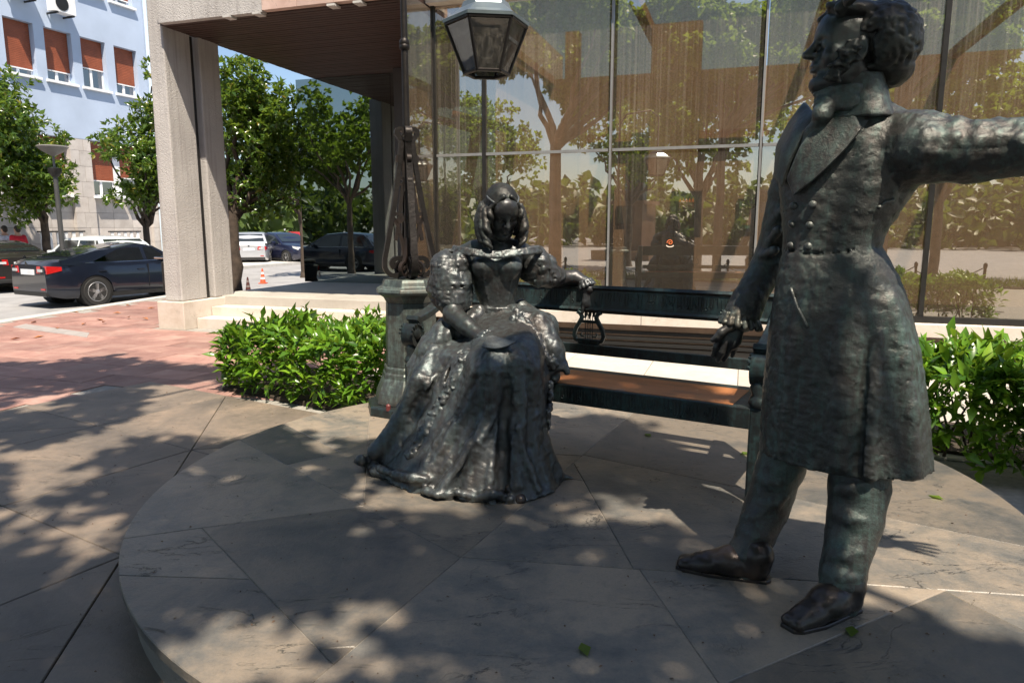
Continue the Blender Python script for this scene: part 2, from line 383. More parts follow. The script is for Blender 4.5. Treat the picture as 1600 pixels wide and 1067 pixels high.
# grey terrace slabs
def clip_half(poly, p, d):
    """keep the left side of the line p + t d"""
    out = []; n = len(poly)
    sd = [d.x*(q.y-p.y)-d.y*(q.x-p.x) for q in poly]
    for i in range(n):
        a, b = poly[i], poly[(i+1) % n]; sa, sb = sd[i], sd[(i+1) % n]
        if sa >= 0: out.append(a)
        if (sa > 0 and sb < 0) or (sa < 0 and sb > 0): out.append(a.lerp(b, sa/(sa-sb)))
    return out
def clean(poly):
    out = []
    for q in poly:
        if not out or (q-out[-1]).length > 1e-3: out.append(q)
    if len(out) > 1 and (out[0]-out[-1]).length < 1e-3: out.pop()
    return out
def ccw(poly):
    a = sum(poly[i].x*poly[(i+1) % len(poly)].y-poly[(i+1) % len(poly)].x*poly[i].y for i in range(len(poly)))
    return poly if a > 0 else poly[::-1]
def slab(name, poly, z0, z1, mat, parent, gap=.003, bev=.004, tilt=.0015):
    poly = clean(poly)
    if len(poly) < 3: return
    q = inset(ccw(poly), gap)
    o = part(name, MB().prism([(p.x, p.y) for p in q], z0, z1+random.uniform(-tilt, tilt), bev), mat, parent)
    return o
SZ = 1.22
for i in range(0, 9):
    for j in range(0, 8):
        sq = [ST(i*SZ, j*SZ).to_2d(), ST(i*SZ, (j+1)*SZ).to_2d(), ST((i+1)*SZ, (j+1)*SZ).to_2d(), ST((i+1)*SZ, j*SZ).to_2d()]
        c = sum(sq, Vector((0, 0)))/4
        if all((q-DC).length < DR-.1 for q in sq): continue
        if c.y < -2.2 or toED(c)[1] > 9.0 or toED(c)[1] < -3.2: continue
        if (i+2*j) % 3 == 1:
            slab('paving_slab', [sq[0], sq[1], sq[2]], -.016, 0.0, M['plaza'], plaza); slab('paving_slab', [sq[0], sq[2], sq[3]], -.016, 0.0, M['plaza'], plaza)
        elif (i+2*j) % 3 == 2:
            slab('paving_slab', [sq[0], sq[1], sq[3]], -.016, 0.0, M['plaza'], plaza); slab('paving_slab', [sq[1], sq[2], sq[3]], -.016, 0.0, M['plaza'], plaza)
        else: slab('paving_slab', sq, -.016, 0.0, M['plaza'], plaza)
# red porphyry flags
def kerb_x(y):
    for a, b in zip(KERB, KERB[1:]):
        if a.y <= y <= b.y: return a.x+(b.x-a.x)*(y-a.y)/(b.y-a.y)
    return -12
tm = {}
rest = MB(); cand = []
for j in range(-7, 48):
    for i in range(-48, 8):
        e0 = i*.62+(j % 2)*.31; d0 = j*.42
        c = ED(e0+.31, d0+.21)
        s = (Vector((c.x, c.y))-APEX).dot(bx); t = -(Vector((c.x, c.y))-APEX).dot(nx)
        if s > -.05 and t > -.0: continue
        if c.x < kerb_x(c.y)+.18 or c.y < -1 or c.y > 17.3: continue
        if d0+.42 > 8.86 and e0+.62 > -8.82 and e0 < 6: continue
        if s > 4.4 or e0 > -4.0: continue
        ang = math.degrees(math.atan2(c.x, c.y))
        inv = (-40 < ang < 8) and c.y > 2.6
        cand.append((0 if inv else 1, math.hypot(c.x, c.y), e0, d0))
cand.sort()
for k, (hid, dist, e0, d0) in enumerate(cand):
    w, h = .613, .413
    if k < 300 and not hid:
        if 'red' not in tm:
            tm['red'] = MB().prism([(0, 0), (w, 0), (w, h), (0, h)], -.014, -.004, .003).mesh(); fix_normals(tm['red'])
        o = link('paving_flag', tm['red'], M['redtile'], plaza, local=True)
        p = ED(e0, d0); o.location = (p.x, p.y, random.uniform(-.002, .002)); o.rotation_euler = (0, 0, -YAW)
    else:
        P = [ED(e0, d0), ED(e0+w, d0), ED(e0+w, d0+h), ED(e0, d0+h)]
        rest.prism([(p.x, p.y) for p in P], -.014, -.004, .003)
part('paving_field', rest, M['redtile'], plaza, kind='stuff')
# a strip of pale kerbstone set in the red paving
P = [pz(40, 506, 0), pz(140, 520, 0), pz(136, 527, 0), pz(20, 511, 0)]
part('pale_band', MB().prism([(p.x, p.y) for p in P], -.012, .002, .003), plain('pale_strip', (.27, .25, .24), .8, 0, .2, 5), plaza)
# pale paving behind the bench
for j in range(0, 4):
    for i in range(0, 9):
        e0, d0 = -3.9+i*.98, 5.45+j*.92
        P = [ED(e0, d0).to_2d(), ED(e0+.98, d0).to_2d(), ED(e0+.98, d0+.92).to_2d(), ED(e0, d0+.92).to_2d()]
        if any((q-DC).length < DR-.05 for q in P) and d0 < 5: continue
        slab('pale_paver', P, -.012, .006, M['paletile'], plaza, .003, .003)

# ------------------------------------------------------------------ round stone plinth under the statues
plinth = thing('stone_plinth', 'low round plinth of grey slate slabs carrying both bronze figures and the bench', 'plinth', (DC.x, DC.y, 0))
wl = MB().lathe([(DR-.045, -.02), (DR-.03, .10), (DR-.025, .155), (DR-.03, .163), (DR-.2, .1955), (.01, .1955)], (DC.x, DC.y, 0), 120)
part('plinth_wall', wl, M['plinthside'], plinth, smooth=30)
circ = [Vector((DC.x+DR*math.cos(2*math.pi*k/144), DC.y+DR*math.sin(2*math.pi*k/144))) for k in range(144)]
def L2(a, b):
    p = pz(*a, .2).to_2d(); q = pz(*b, .2).to_2d(); return (p, (q-p).normalized())
def bsp(poly, tree):
    if tree is None or len(poly) < 3: return [poly] if len(poly) >= 3 else []
    (p, d), lt, rt = tree
    return bsp(clean(clip_half(poly, p, d)), lt)+bsp(clean(clip_half(poly, p, -d)), rt)
def T(a, b, l=None, r=None): return (L2(a, b), l, r)
right_low = T((1139, 1065), (1469, 925), T((1056, 970), (1124, 1067), T((1000, 889), (1180, 870)), None), T((1300, 1010), (1500, 1060)))
right_top = T((930, 783), (968, 850), T((860, 700), (1150, 760)), T((1446, 790), (1480, 921), T((1180, 700), (1160, 870)), T((1440, 850), (1600, 880))))
left_up = T((571, 745), (568, 790), T((520, 690), (700, 700)), T((300, 760), (560, 700), T((400, 640), (520, 700)), T((388, 760), (330, 825))))
left_low = T((568, 790), (330, 825), T((350, 830), (480, 990), None, T((250, 900), (400, 870))), None)
tree = T((555, 1009), (804, 800), T((568, 790), (718, 870), left_up, T((215, 838), (568, 790), None, T((330, 840), (470, 985), T((700, 1000), (560, 1009)), T((240, 900), (405, 905))))),
         T((718, 870), (1000, 889), right_top, T((1139, 1065), (1469, 925), T((1056, 970), (1124, 1067)), T((1480, 925), (1600, 985)))))
for q in bsp(circ, tree):
    slab('slate_slab', q, .164, .2, M['disc'], plinth, .0012, .0035, .0006)

# ------------------------------------------------------------------ glass gallery building with its entrance canopy
D0, ZF, ZG, ZM, ZT = 9.48, .45, .52, 2.60, 4.60
EL = e_at(680, 249, D0)[0]; ER = 8.6
gal = thing('gallery_building', 'glass fronted building with bronze tinted panes and a deep entrance canopy behind the bench', 'building', ED(EL, D0))
mul = [EL]+[e_at(x, 240, D0)[0] for x in (757, 953.5, 1188)]+[e_at(1466, 190, D0)[0]]; w = mul[-1]-mul[-2]
mul += [mul[-1]+w, mul[-1]+2*w, ER]
for i in range(len(mul)-1):
    a, b = mul[i]+.022, mul[i+1]-.022
    for z0, z1 in ((ZG+.03, ZM-.02), (ZM+.02, ZT-.02)):
        part('glass_pane', MB().edbox(a, b, D0, D0+.012, z0, z1), M['glass'], gal)
for i, e in enumerate(mul):
    wd = .013 if i in (2, 3) else .026
    if i in (2, 3):
        part('mullion', MB().edbox(e-wd, e+wd, D0-.025, D0+.05, ZG, ZT-.003), M['alu'], gal)
        part('pier', MB().edbox(e-.07, e+.0, D0+.16, D0+.36, ZG, ZT-.03), M['darkmetal'], gal)
    else: part('mullion', MB().edbox(e-wd, e+wd, D0-.03, D0+.06, ZG, ZT-.003), M['darkmetal'], gal)
for i in range(len(mul)-1):
    part('transom', MB().edbox(mul[i]+.028, mul[i+1]-.028, D0-.02, D0+.035, ZM-.018, ZM+.018), M['alu'], gal)
part('bottom_frame', MB().edbox(EL-.03, ER, D0-.05, D0+.06, ZG-.045, ZG+.03-.003), M['darkmetal'], gal)
part('roof_slab', MB().edbox(EL-.04, ER, D0-.30, D0+.06, ZT+.16, ZT+.85), M['roughcast'], gal, bevel=.02)  # kept short so sun reaches the room from above
part('roof_trim', MB().edbox(EL-.04, ER, D0-.16, D0+.1, ZT, ZT+.155), M['whitestone'], gal)
part('facade_base', MB().edbox(EL, ER, D0-.055, D0+.3, -.02, .31), M['brownmarble'], gal)
for k in range(9):
    e0 = EL+k*1.5; part('sill_stone', MB().edbox(e0+.002, min(e0+1.496, ER), D0-.17, D0+.12, .315, .472), M['whitestone'], gal, bevel=.006)
for k in range(3):
    part('base_groove', MB().edbox(EL, ER, D0-.13+.02*k, D0-.057, .03+.075*k, .07+.075*k), M['black'], gal)
part('drain_grate', MB().edbox(EL, ER, D0-.55, D0-.13, -.012, .012), M['darkmetal'], gal)
# room behind the panes
warm = plain('tan_wall', (.22, .172, .128), .8, 0, .15, 1.2); warmc = plain('tan_ceiling', (.30, .20, .13), .85, 0, .1, 1.5)
wood = plain('orange_wood', (.22, .125, .075), .5, 0, .25, 3); floorw = plain('gallery_floor', (.30, .20, .13), .45, 0, .2, 2)
DB = 15.2
part('room_wall', MB().edbox(EL, ER, DB, DB+.2, ZF, ZT+.1), warm, gal)
part('room_wall', MB().edbox(EL, EL+.04, D0+2.6, DB-.01, ZF, ZT+.1), warm, gal)
part('room_wall', MB().edbox(ER-.1, ER, D0+.1, DB-.01, ZF, ZT+.1), warm, gal)
part('room_floor', MB().edbox(EL+.05, ER-.11, D0+.08, DB-.01, ZF-.1, ZF+.03), floorw, gal)
part('partition', MB().edbox(EL+1.75, ER-.12, D0+2.3, D0+2.45, ZF+.03, 2.95), warm, gal)
part('partition_cap', MB().edbox(EL+1.7, ER-.12, D0+2.15, D0+2.6, 2.953, 3.08), wood, gal)
for k in range(5): part('open_roof_beam', MB().edbox(EL+.1+k*2.5, EL+.24+k*2.5, D0+.12, DB, ZT-.0, ZT+.15), warmc, gal)  # roof opening added over the room to let sun onto its walls
for (xa, xb) in ((1010, 1085), (880, 900)):
    a = e_at(xa, 350, D0+1.7)[0]; b = e_at(xb, 350, D0+1.7)[0]
    part('room_pillar', MB().edbox(a, b, D0+1.7, D0+1.9, ZF+.03, ZT-.03), warm, gal)
for xa, xb, dd in ((745, 700, 1.1), (800, 770, 1.1)):       # raking timber frames at the left end
    ea, za = e_at(xa, 205, D0+dd); eb, zb = e_at(xb, 430, D0+dd)
    p = ED(ea, D0+dd, za); q = ED(eb, D0+dd, ZF+.03); part('raking_post', MB().ribbon([p, q], .16, .12, (ED(0, 1)-ED(0, 0))), floorw, gal)
    p2 = ED(ea-.95, D0+dd, za+.28); part('raking_beam', MB().ribbon([p2, ED(ea+.06, D0+dd, za)], .18, .12, (ED(0, 1)-ED(0, 0))), wood, gal)
# entrance: platform, steps, canopy
EP0, EP1 = -8.72, EL-.03
part('entrance_platform', MB().edbox(EP0, EP1, 9.86, 21, -.02, ZF), M['paletile'], gal, bevel=.008)
for k, (d0, z1) in enumerate(((9.16, .15), (9.51, .30))):
    for i in range(4):
        a = -8.33+i*1.0; part('step_stone', MB().edbox(a+.003, a+.997, d0, 9.855 if k else 9.505, -.02 if k == 0 else -.02, z1), M['whitestone'], gal, bevel=.006)
part('step_cheek', MB().edbox(-8.86, -8.34, 8.9, 10.3, -.02, .43), M['whitestone'], gal, bevel=.012)
ZC = 4.57
part('return_pane', MB().edbox(EL-.012, EL, 8.62, D0-.035, ZF+.06, ZC-.02), M['side_glass'], gal)
part('return_post', MB().edbox(EL-.022, EL+.02, 8.58, 8.62, .0, ZC), M['alu'], gal)
part('return_rail', MB().edbox(EL-.03, EL+.02, 8.63, D0-.04, ZF-.3, ZF+.055), M['darkmetal'], gal)
part('canopy_slab', MB().edbox(-8.5, EL-.03, 8.98, 17, ZC+.075, ZC+1.0), M['roughcast'], gal)
sl = MB(); d = 8.99
while d < 16.9: sl.edbox(-8.46, EL-.035, d, d+.082, ZC+random.uniform(0, .004), ZC+.07); d += .098
part('soffit_boards', sl, M['soffit'], gal, kind='stuff')
ex0 = e_at(412, 20, 8.9)[0]
part('fascia_panel', MB().edbox(-8.37, ex0-.004, 8.86, 8.975, ZC-.0, ZC+.98), M['roughcast'], gal)
e = ex0
for k in range(4):
    wd = (EL-.04-ex0)/4; part('marble_tile', MB().edbox(e+.003, e+wd-.003, 8.86, 8.975, ZC+.02, ZC+.98), M['pinkmarble'], gal); e += wd
for k, e in enumerate((-7.2, -6.7, -5.5, -5.1)):
    part('soffit_bracket', MB().edbox(e, e+.12, 8.83, 8.99, ZC-.03, ZC-.002), M['kerb'], gal)
part('mirror_pane', MB().edbox(-8.86, -6.72, 12.95, 12.97, ZF+.005, ZC-.004), M['mirror'], gal)
part('mirror_pane', MB().edbox(-6.71, EL-.05, 12.95, 12.97, ZF+.005, ZC-.004), M['mirror'], gal)
part('mirror_backing', MB().edbox(-8.84, EL-.05, 12.985, 13.1, ZF+.005, ZC-.004), M['black'], gal)
a = e_at(619, 300, 12.6)[0]; b = e_at(637, 300, 12.6)[0]
part('dark_column', MB().edbox(a, b+.1, 12.6, 12.9, ZF+.003, ZC-.004), plain('dark_column', (.045, .042, .042), .5), gal)
# concrete double pillar at the canopy corner
pil = thing('concrete_pillar', 'tall paired pillar of rough pale concrete at the canopy corner beside the steps', 'pillar', ED(-8.5, 9.3, .43))
def shaft(e0, e1, d0, d1, z0, z1, flare):
    P = []
    for z, f in ((z0, 0), (z1, flare)):
        for d in (d0, d1):
            for e in (e0-f, e1): P.append(ED(e, d, z))
    return MB().hexa(P)
part('shaft', shaft(-8.78, -8.44, 9.0, 9.56, .432, 6.6, -.10), M['roughcast'], pil, bevel=.02)
part('shaft', shaft(-8.74, -8.40, 9.70, 10.16, .432, ZC+.07, 0), M['roughcast'], pil, bevel=.02)
part('downpipe', MB().tube([ED(-8.52, 9.63, .432), ED(-8.52, 9.63, ZC)], .045, 10), M['darkmetal'], pil, smooth=40)

# ------------------------------------------------------------------ pictures on the gallery wall
def picture(x0, y0, x1, y1, d, label, cols):
    ea, za = e_at(x0, y0, d); eb, zb = e_at(x1, y1, d)
    t = thing('framed_picture', label, 'picture', ED((ea+eb)/2, d, zb), 'pictures hung in the gallery')
    part('frame', MB().edbox(ea, eb, d, d+.03, zb, za), M['darkmetal'], t)
    w = eb-ea; h = za-zb
    part('canvas', MB().edbox(ea+w*.1, eb-w*.1, d-.008, d+.012, zb+h*.08, za-h*.08), plain('canvas_ground', cols[0], .6, 0, .5, 9), t)
    part('painted_field', MB().edbox(ea+w*.24, eb-w*.24, d-.012, d+.012, zb+h*.18, za-h*.24), plain('painted_field', cols[1], .6, 0, .5, 7), t)
    if len(cols) > 2:
        sp = MB(); k = 5; zt = za-h*.24
        for i in range(k):
            c = ea+w*(.24+.52*(i+.5)/k); hw = w*.05
            P = [ED(c-hw, d-.012, zt+.004), ED(c+hw, d-.012, zt+.004), ED(c, d-.012, zt+h*.1), ED(c-hw, d-.002, zt+.004), ED(c+hw, d-.002, zt+.004), ED(c, d-.002, zt+h*.1)]
            sp.add(P, [(0, 1, 2), (5, 4, 3), (0, 3, 4, 1), (1, 4, 5, 2), (2, 5, 3, 0)])
        part('painted_points', sp, plain('painted_points', cols[2], .6), t)
picture(1050, 299, 1094, 371, D0+1.66, 'tall dark green picture with an orange crown over a red field behind the glass', ((.008, .035, .028), (.10, .016, .014), (.50, .16, .05)))
picture(963, 322, 991, 350, D0+2.26, 'small dark picture left of the tall green one behind the glass', ((.02, .04, .035), (.012, .02, .022)))
picture(1153, 311, 1180, 361, D0+2.26, 'blue green picture with a pale patch beside the standing figure behind the glass', ((.05, .17, .16), (.30, .22, .17)))
# round orange sticker with a spiral and a smile-like bar under it
cc = e_at(1047, 379, D0-.004); st = thing('window_sticker', 'small orange spiral sticker with a pale bar on the glass below the tall picture', 'sticker', ED(cc[0], D0-.01, cc[1]-.05))
pts = [ED(cc[0]+.006*k**.9*math.cos(k*.6)*.55, D0-.006, cc[1]+.006*k**.9*math.sin(k*.6)*.55) for k in range(1, 17)]
part('spiral', MB().ribbon(pts, .004, .010, ED(0, 1)-ED(0, 0)), plain('sticker_orange', (.65, .16, .05), .5), st)
part('bar', MB().ribbon([ED(cc[0]+.045*math.cos(a), D0-.006, cc[1]-.035+.022*math.sin(a)) for a in [math.pi+k*math.pi/8 for k in range(9)]], .004, .012, ED(0, 1)-ED(0, 0)), plain('sticker_pale', (.7, .6, .5), .5), st)

# ------------------------------------------------------------------ office block across the street
U = Vector((math.sin(math.radians(21)), math.cos(math.radians(21)), 0)); NB = Vector((U.y, -U.x, 0)); O0 = Vector((-16.1, 26, 0))
def fb(u, z, o=0.0): return O0+U*u+NB*o+Vector((0, 0, z))
def f_at(x, y):
    uu = (x-CX)/FPX; v = (CY-y)/FPX
    r = Vector((uu, math.cos(PITCH)+v*math.sin(PITCH), -math.sin(PITCH)+v*math.cos(PITCH)))
    t = (O0-Vector((0, 0, CAMH))).dot(NB)/r.dot(NB); p = Vector((0, 0, CAMH))+r*t
    return (p-O0).dot(U), p.z
class FB(MB):
    def fbox(s, u0, u1, o0, o1, z0, z1):
        return s.hexa([fb(u, z, o) for z in (z0, z1) for o in (o0, o1) for u in (u0, u1)])
off = thing('office_building', 'pale blue rendered office block with brown roller shutters and a stone clad ground floor', 'building', fb(0, 0))
blue = plain('blue_render', (.38, .46, .60), .85, 0, .10, .7, .2, 25); white = plain('white_paint', (.74, .75, .77), .5)
brown = plain('roller_shutter', (.25, .068, .030), .55, 0, .15, 3); bstone = stone('office_stone', [(.36, .33, .31), (.45, .42, .40), (.52, .49, .47)], 1.4, .7, .3, .2, .10)
U0, U1 = -14.0, f_at(246, 150)[0]; zband = f_at(100, 214)[1]
# windows: (left x, right x, top y, sill y, shutter bottom fraction) in the photograph
rows = [[(6, 47, 55, 117, .86), (70, 104, 70, 135, .78), (127, 160, 83, 142, .58), (179, 208, 94, 152, .76)],
        [(116, 150, -62, 8, .5), (172, 205, -42, 18, .86)]]
wins = []
for row in rows:
    for (xa, xb, ya, yb, fr) in row:
        ua, zt = f_at(xa, ya); ub, zb = f_at(xb, yb); wins.append((ua, ub, zb, zt, fr))
du = (wins[3][0]-wins[0][0])/3; z2 = (wins[0][2]+wins[3][2])/2; z2t = z2+1.75; z3 = z2+3.35
W2 = [(wins[i][0], wins[i][0]+1.02, z2, z2t, rows[0][i][4]) for i in range(4)]+[(wins[0][0]-du*k, wins[0][0]-du*k+1.02, z2, z2t, .7) for k in (1, 2, 3)]
W3 = [(a, b, z3, z3+1.75, f) for (a, b, _, _, f) in W2]; W3[2] = W3[2][:4]+(.35,); W3[3] = W3[3][:4]+(.86,)
allw = W2+W3+[(a, b, z3+3.35, z3+5.1, .6) for (a, b, _, _, f) in W2]
ztop = z3+6.5
# wall made of strips round the openings
us = sorted(set([U0, U1]+[v for q in W2 for v in q[:2]]))
wall = FB(); zs = [zband, z2, z2t, z3, z3+1.75, z3+3.35, z3+5.1, ztop]
for k in range(len(zs)-1):
    if k % 2 == 0: wall.fbox(U0, U1, -.4, 0, zs[k], zs[k+1])
    else:
        cur = U0
        for (a, b, *_r) in sorted(W2):
            if a > cur: wall.fbox(cur, a, -.4, 0, zs[k], zs[k+1])
            cur = b
        wall.fbox(cur, U1, -.4, 0, zs[k], zs[k+1])
part('wall', wall, blue, off, fix=False)
def window(a, b, z0, z1, fr, depth=.24):
    f = FB()
    f.fbox(a, a+.05, -depth-.06, -depth, z0, z1); f.fbox(b-.05, b, -depth-.06, -depth, z0, z1); f.fbox(a+.05, b-.05, -depth-.06, -depth, z0, z0+.06)
    f.fbox((a+b)/2-.05, (a+b)/2+.05, -depth-.06, -depth+.004, z0+.06, z1)
    w = part('window', f, white, off)
    zs = z1-(z1-z0)*fr
    if fr < .99: part('pane', FB().fbox(a+.05, b-.05, -depth-.045, -depth-.02, z0+.06, zs), M['winglass'], w)
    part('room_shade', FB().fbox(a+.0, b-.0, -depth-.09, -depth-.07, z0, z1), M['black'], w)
    sh = FB(); z = z1
    while z > zs+.02: sh.fbox(a+.01, b-.01, -depth+.01, -depth+.035, max(z-.058, zs), z-.004); z -= .06
    part('shutter', sh, brown, w)
    part('shutter_bar', FB().fbox(a+.01, b-.01, -depth+.008, -depth+.045, zs-.04, zs-.002), white, w)
    part('sill', FB().fbox(a-.08, b+.08, -depth, .12, z0-.09, z0-.003), white, w)
for q in allw: window(*q)
# ground floor: stone piers with wide windows set back between them
zg0 = f_at(122, 305)[1]; piers = []
pa, pb = f_at(114, 280)[0], f_at(146, 280)[0]; step = (f_at(236, 300)[0]+.0-pb)+(pb-pa)
qs = [pa-step, pa, pa+step, pa-2*step]; pw = pb-pa
for a in qs:
    z = -.1; k = 0
    while z < zband-.05:
        h = min(.56, zband-.004-z); c = a+(pw*(.42 if k % 2 else .64))
        part('stone_block', FB().fbox(a, c-.006, -.35, .0+random.uniform(-.004, .004), z, z+h-.008), bstone, off)
        part('stone_block', FB().fbox(c+.006, a+pw, -.35, .0+random.uniform(-.004, .004), z, z+h-.008), bstone, off); z += .56; k += 1
for a in qs[:1]+qs[1:]:
    s0, s1 = a+pw, a+step
    if s1 > U1: s1 = U1
    z = -.1
    while z < zg0-.1:
        h = min(.56, zg0-.1-z); m = 3
        for i in range(m):
            u0 = s0+(s1-s0)*i/m; u1 = s0+(s1-s0)*(i+1)/m
            part('stone_block', FB().fbox(u0+.006, u1-.006, -.4, -.16+random.uniform(-.004, .004), z, z+h-.008), bstone, off)
        z += .56
    mid = (s0+s1)/2
    for (u0, u1, fr) in ((s0+.03, mid-.16, .70), (mid+.16, s1-.03, .62)): window(u0, u1, zg0, zband-.02, fr, .34)
    part('wall_joint', FB().fbox(mid-.15, mid+.15, -.5, -.3, zg0, zband-.004), white, off)
part('backing', FB().fbox(U0, U1, -.9, -.55, -.1, ztop), M['black'], off)
pu = f_at(227, 60)[0]
part('downpipe', MB().tube([fb(pu, .3, .1), fb(pu, ztop, .1)], .085, 10), plain('pipe_blue', (.50, .60, .70), .5), off, smooth=40)
def ac(u, z, label):
    t = thing('air_conditioner', label, 'air conditioner', fb(u, z), 'air conditioners on the office wall')
    part('case', FB().fbox(u-.42, u+.42, .18, .52, z, z+.6), white, t, bevel=.015)
    part('grille', MB().lathe([(.24, 0), (.24, .012), (.03, .02)], fb(u-.1, z+.3, .522), 20, 0, Matrix.Rotation(0, 3, 'Z') @ NB.to_track_quat('Z', 'Y').to_matrix()), M['darkmetal'], t)
    for s in (-.3, .3): part('bracket', FB().fbox(u+s-.02, u+s+.02, 0.0, .55, z-.06, z-.002), M['darkmetal'], t)
ua, za = f_at(86, 24); ac(ua, za, 'white air conditioner nearer the drainpipe, wholly in view on the blue wall')
ua, za = f_at(24, -2); ac(ua, za, 'white air conditioner farther left, cut off by the top edge of the view')
# white railing in front of the ground floor
def railing(x0, x1, yt, label):
    (a, z), (b, _) = f_at(x0, yt), f_at(x1, yt)
    t = thing('white_railing', label, 'railing', fb(a, 0, .5), 'white railings along the office block')
    part('top_rail', FB().fbox(a, b, .42, .5, z-.05, z), M['darkmetal'], t)
    n = int((b-a)/.30)
    for k in range(n+1):
        u = a+(b-a)*(k+.5)/(n+1); part('slat', FB().fbox(u-.06, u+.06, .44, .48, .02, z-.052), white, t)
railing(44, 118, 361, 'white slatted railing left of the stone pier, behind the dark cars')
railing(156, 206, 361, 'white slatted railing right of the stone pier, above the white hatchback')
g = MB().hexa([fb(u, z, o) for z in (-.128, -.01) for o in (-.5, 3.2) for u in (U0, U1+14)]); struct('pavement', g, M['kerb'])
# ------------------------------------------------------------------ implicit-surface modelling kit
def _hash(ix, iy, iz, seed):
    h = (ix.astype(np.int64)*374761393+iy.astype(np.int64)*668265263+iz.astype(np.int64)*2147483647+seed*974711) & 0x7fffffff
    h = ((h ^ (h >> 13))*1274126177) & 0x7fffffff
    return ((h ^ (h >> 16)) & 0xffff)/65535.0
def vnoise(P, scale, seed=0):
    q = P*scale; i = np.floor(q).astype(np.int64); f = q-i; f = f*f*(3-2*f); r = 0
    for dx in (0, 1):
        for dy in (0, 1):
            for dz in (0, 1):
                w = (f[:, 0] if dx else 1-f[:, 0])*(f[:, 1] if dy else 1-f[:, 1])*(f[:, 2] if dz else 1-f[:, 2])
                r = r+w*_hash(i[:, 0]+dx, i[:, 1]+dy, i[:, 2]+dz, seed)
    return r*2-1
class SDF:
    def __init__(s): s.ops = []; s.lo = np.full(3, 1e9); s.hi = np.full(3, -1e9); s.disp = None
    def _bb(s, c, r):
        c = np.array(c, float); s.lo = np.minimum(s.lo, c-r); s.hi = np.maximum(s.hi, c+r)
    def _add(s, fn, c, r, k, op):
        if op == '+': s._bb(c, r)
        s.ops.append((fn, np.array(c, float), float(r), k, op)); return s
    def cone(s, a, b, ra, rb, k=.03, op='+', flat=None):
        a = np.array(a, float); b = np.array(b, float); ba = b-a; L2 = max(ba @ ba, 1e-12)
        ax = None
        if flat: ax = np.array(flat[0], float); ax = ax/np.linalg.norm(ax); fk = 1/flat[1]-1
        def fn(P):
            p = P-a
            if ax is not None:
                t0 = np.clip(p @ ba/L2, 0, 1)[:, None]; q = p-ba*t0; p = p+ax*((q @ ax)*fk)[:, None]
            t = np.clip(p @ ba/L2, 0, 1); d = np.linalg.norm(p-ba*t[:, None], axis=1)-(ra+(rb-ra)*t)
            return d
        return s._add(fn, (a+b)/2, math.sqrt(L2)/2+max(ra, rb)*(max(1, flat[1]) if flat else 1), k, op)
    def chain(s, pts, rad, k=.03, op='+', flat=None):
        for i in range(len(pts)-1): s.cone(pts[i], pts[i+1], rad[i], rad[i+1], k if i == 0 or op == '-' else max(k*.5, .004), op, flat)
        return s
    def ell(s, c, r, R=None, k=.02, op='+'):
        c = np.array(c, float); r = np.array(r, float); R = np.eye(3) if R is None else np.array(R, float)   # columns of R: local axes
        def fn(P):
            q = ((P-c) @ R); k0 = np.linalg.norm(q/r, axis=1); k1 = np.linalg.norm(q/(r*r), axis=1)+1e-9
            return k0*(k0-1)/k1
        return s._add(fn, c, r.max(), k, op)
    def loft(s, secs, R, k=.02, op='+', pw=2.3):
        """stack of super-ellipse sections: (centre xyz, half width, half depth); R columns = width, depth, up"""
        C = np.array([x[0] for x in secs], float); A = np.array([x[1] for x in secs]); B = np.array([x[2] for x in secs])
        o = np.argsort(C[:, 2]); C, A, B = C[o], A[o], B[o]; R = np.array(R, float); z0, z1 = C[0, 2], C[-1, 2]
        def fn(P):
            z = np.clip(P[:, 2], z0, z1)
            cx = np.interp(z, C[:, 2], C[:, 0]); cy = np.interp(z, C[:, 2], C[:, 1]); a = np.interp(z, C[:, 2], A); b = np.interp(z, C[:, 2], B)
            dx = P[:, 0]-cx; dy = P[:, 1]-cy
            u = np.abs(dx*R[0][0]+dy*R[1][0]); v = np.abs(dx*R[0][1]+dy*R[1][1])
            n = ((u/a)**pw+(v/b)**pw)**(1/pw)+1e-6; rr = np.sqrt(u*u+v*v)
            d = np.where(rr > 1e-6, rr*(1-1/n), -np.minimum(a, b))
            d = np.maximum(d, -np.minimum(a, b))
            dz = np.maximum(z0-P[:, 2], P[:, 2]-z1)
            return np.where(dz > 0, np.sqrt(np.maximum(d, 0)**2+dz*dz), np.maximum(d, dz))
        c = (C.min(0)+C.max(0))/2; r = np.linalg.norm((C.max(0)-C.min(0))/2)+max(A.max(), B.max())
        return s._add(fn, c, r, k, op)
    def halfspace(s, p, n):
        p = np.array(p, float); n = np.array(n, float); n = n/np.linalg.norm(n)
        s.ops.append((lambda P: ((P-p) @ n), p, 1e6, .0, '-')); return s
    def ev(s, P):
        d = np.full(len(P), 1.0)
        for fn, c, r, k, op in s.ops:
            m = r+k+.10
            if r < 1e5:
                idx = np.nonzero(((P-c)**2).sum(1) < m*m)[0]
                if len(idx) == 0: continue
                e = fn(P[idx])
                x = d[idx]
            else: idx = slice(None); e = fn(P); x = d
            if op == '+':
                if k > 0: h = np.maximum(k-np.abs(x-e), 0)/k; y = np.minimum(x, e)-h*h*k*.25
                else: y = np.minimum(x, e)
            else:
                e = -e
                if k > 0: h = np.maximum(k-np.abs(x-e), 0)/k; y = np.maximum(x, e)+h*h*k*.25
                else: y = np.maximum(x, e)
            d[idx] = y
        if s.disp is not None:
            b = np.nonzero(np.abs(d) < .08)[0]
            if len(b): d[b] = d[b]+s.disp(P[b])
        return d
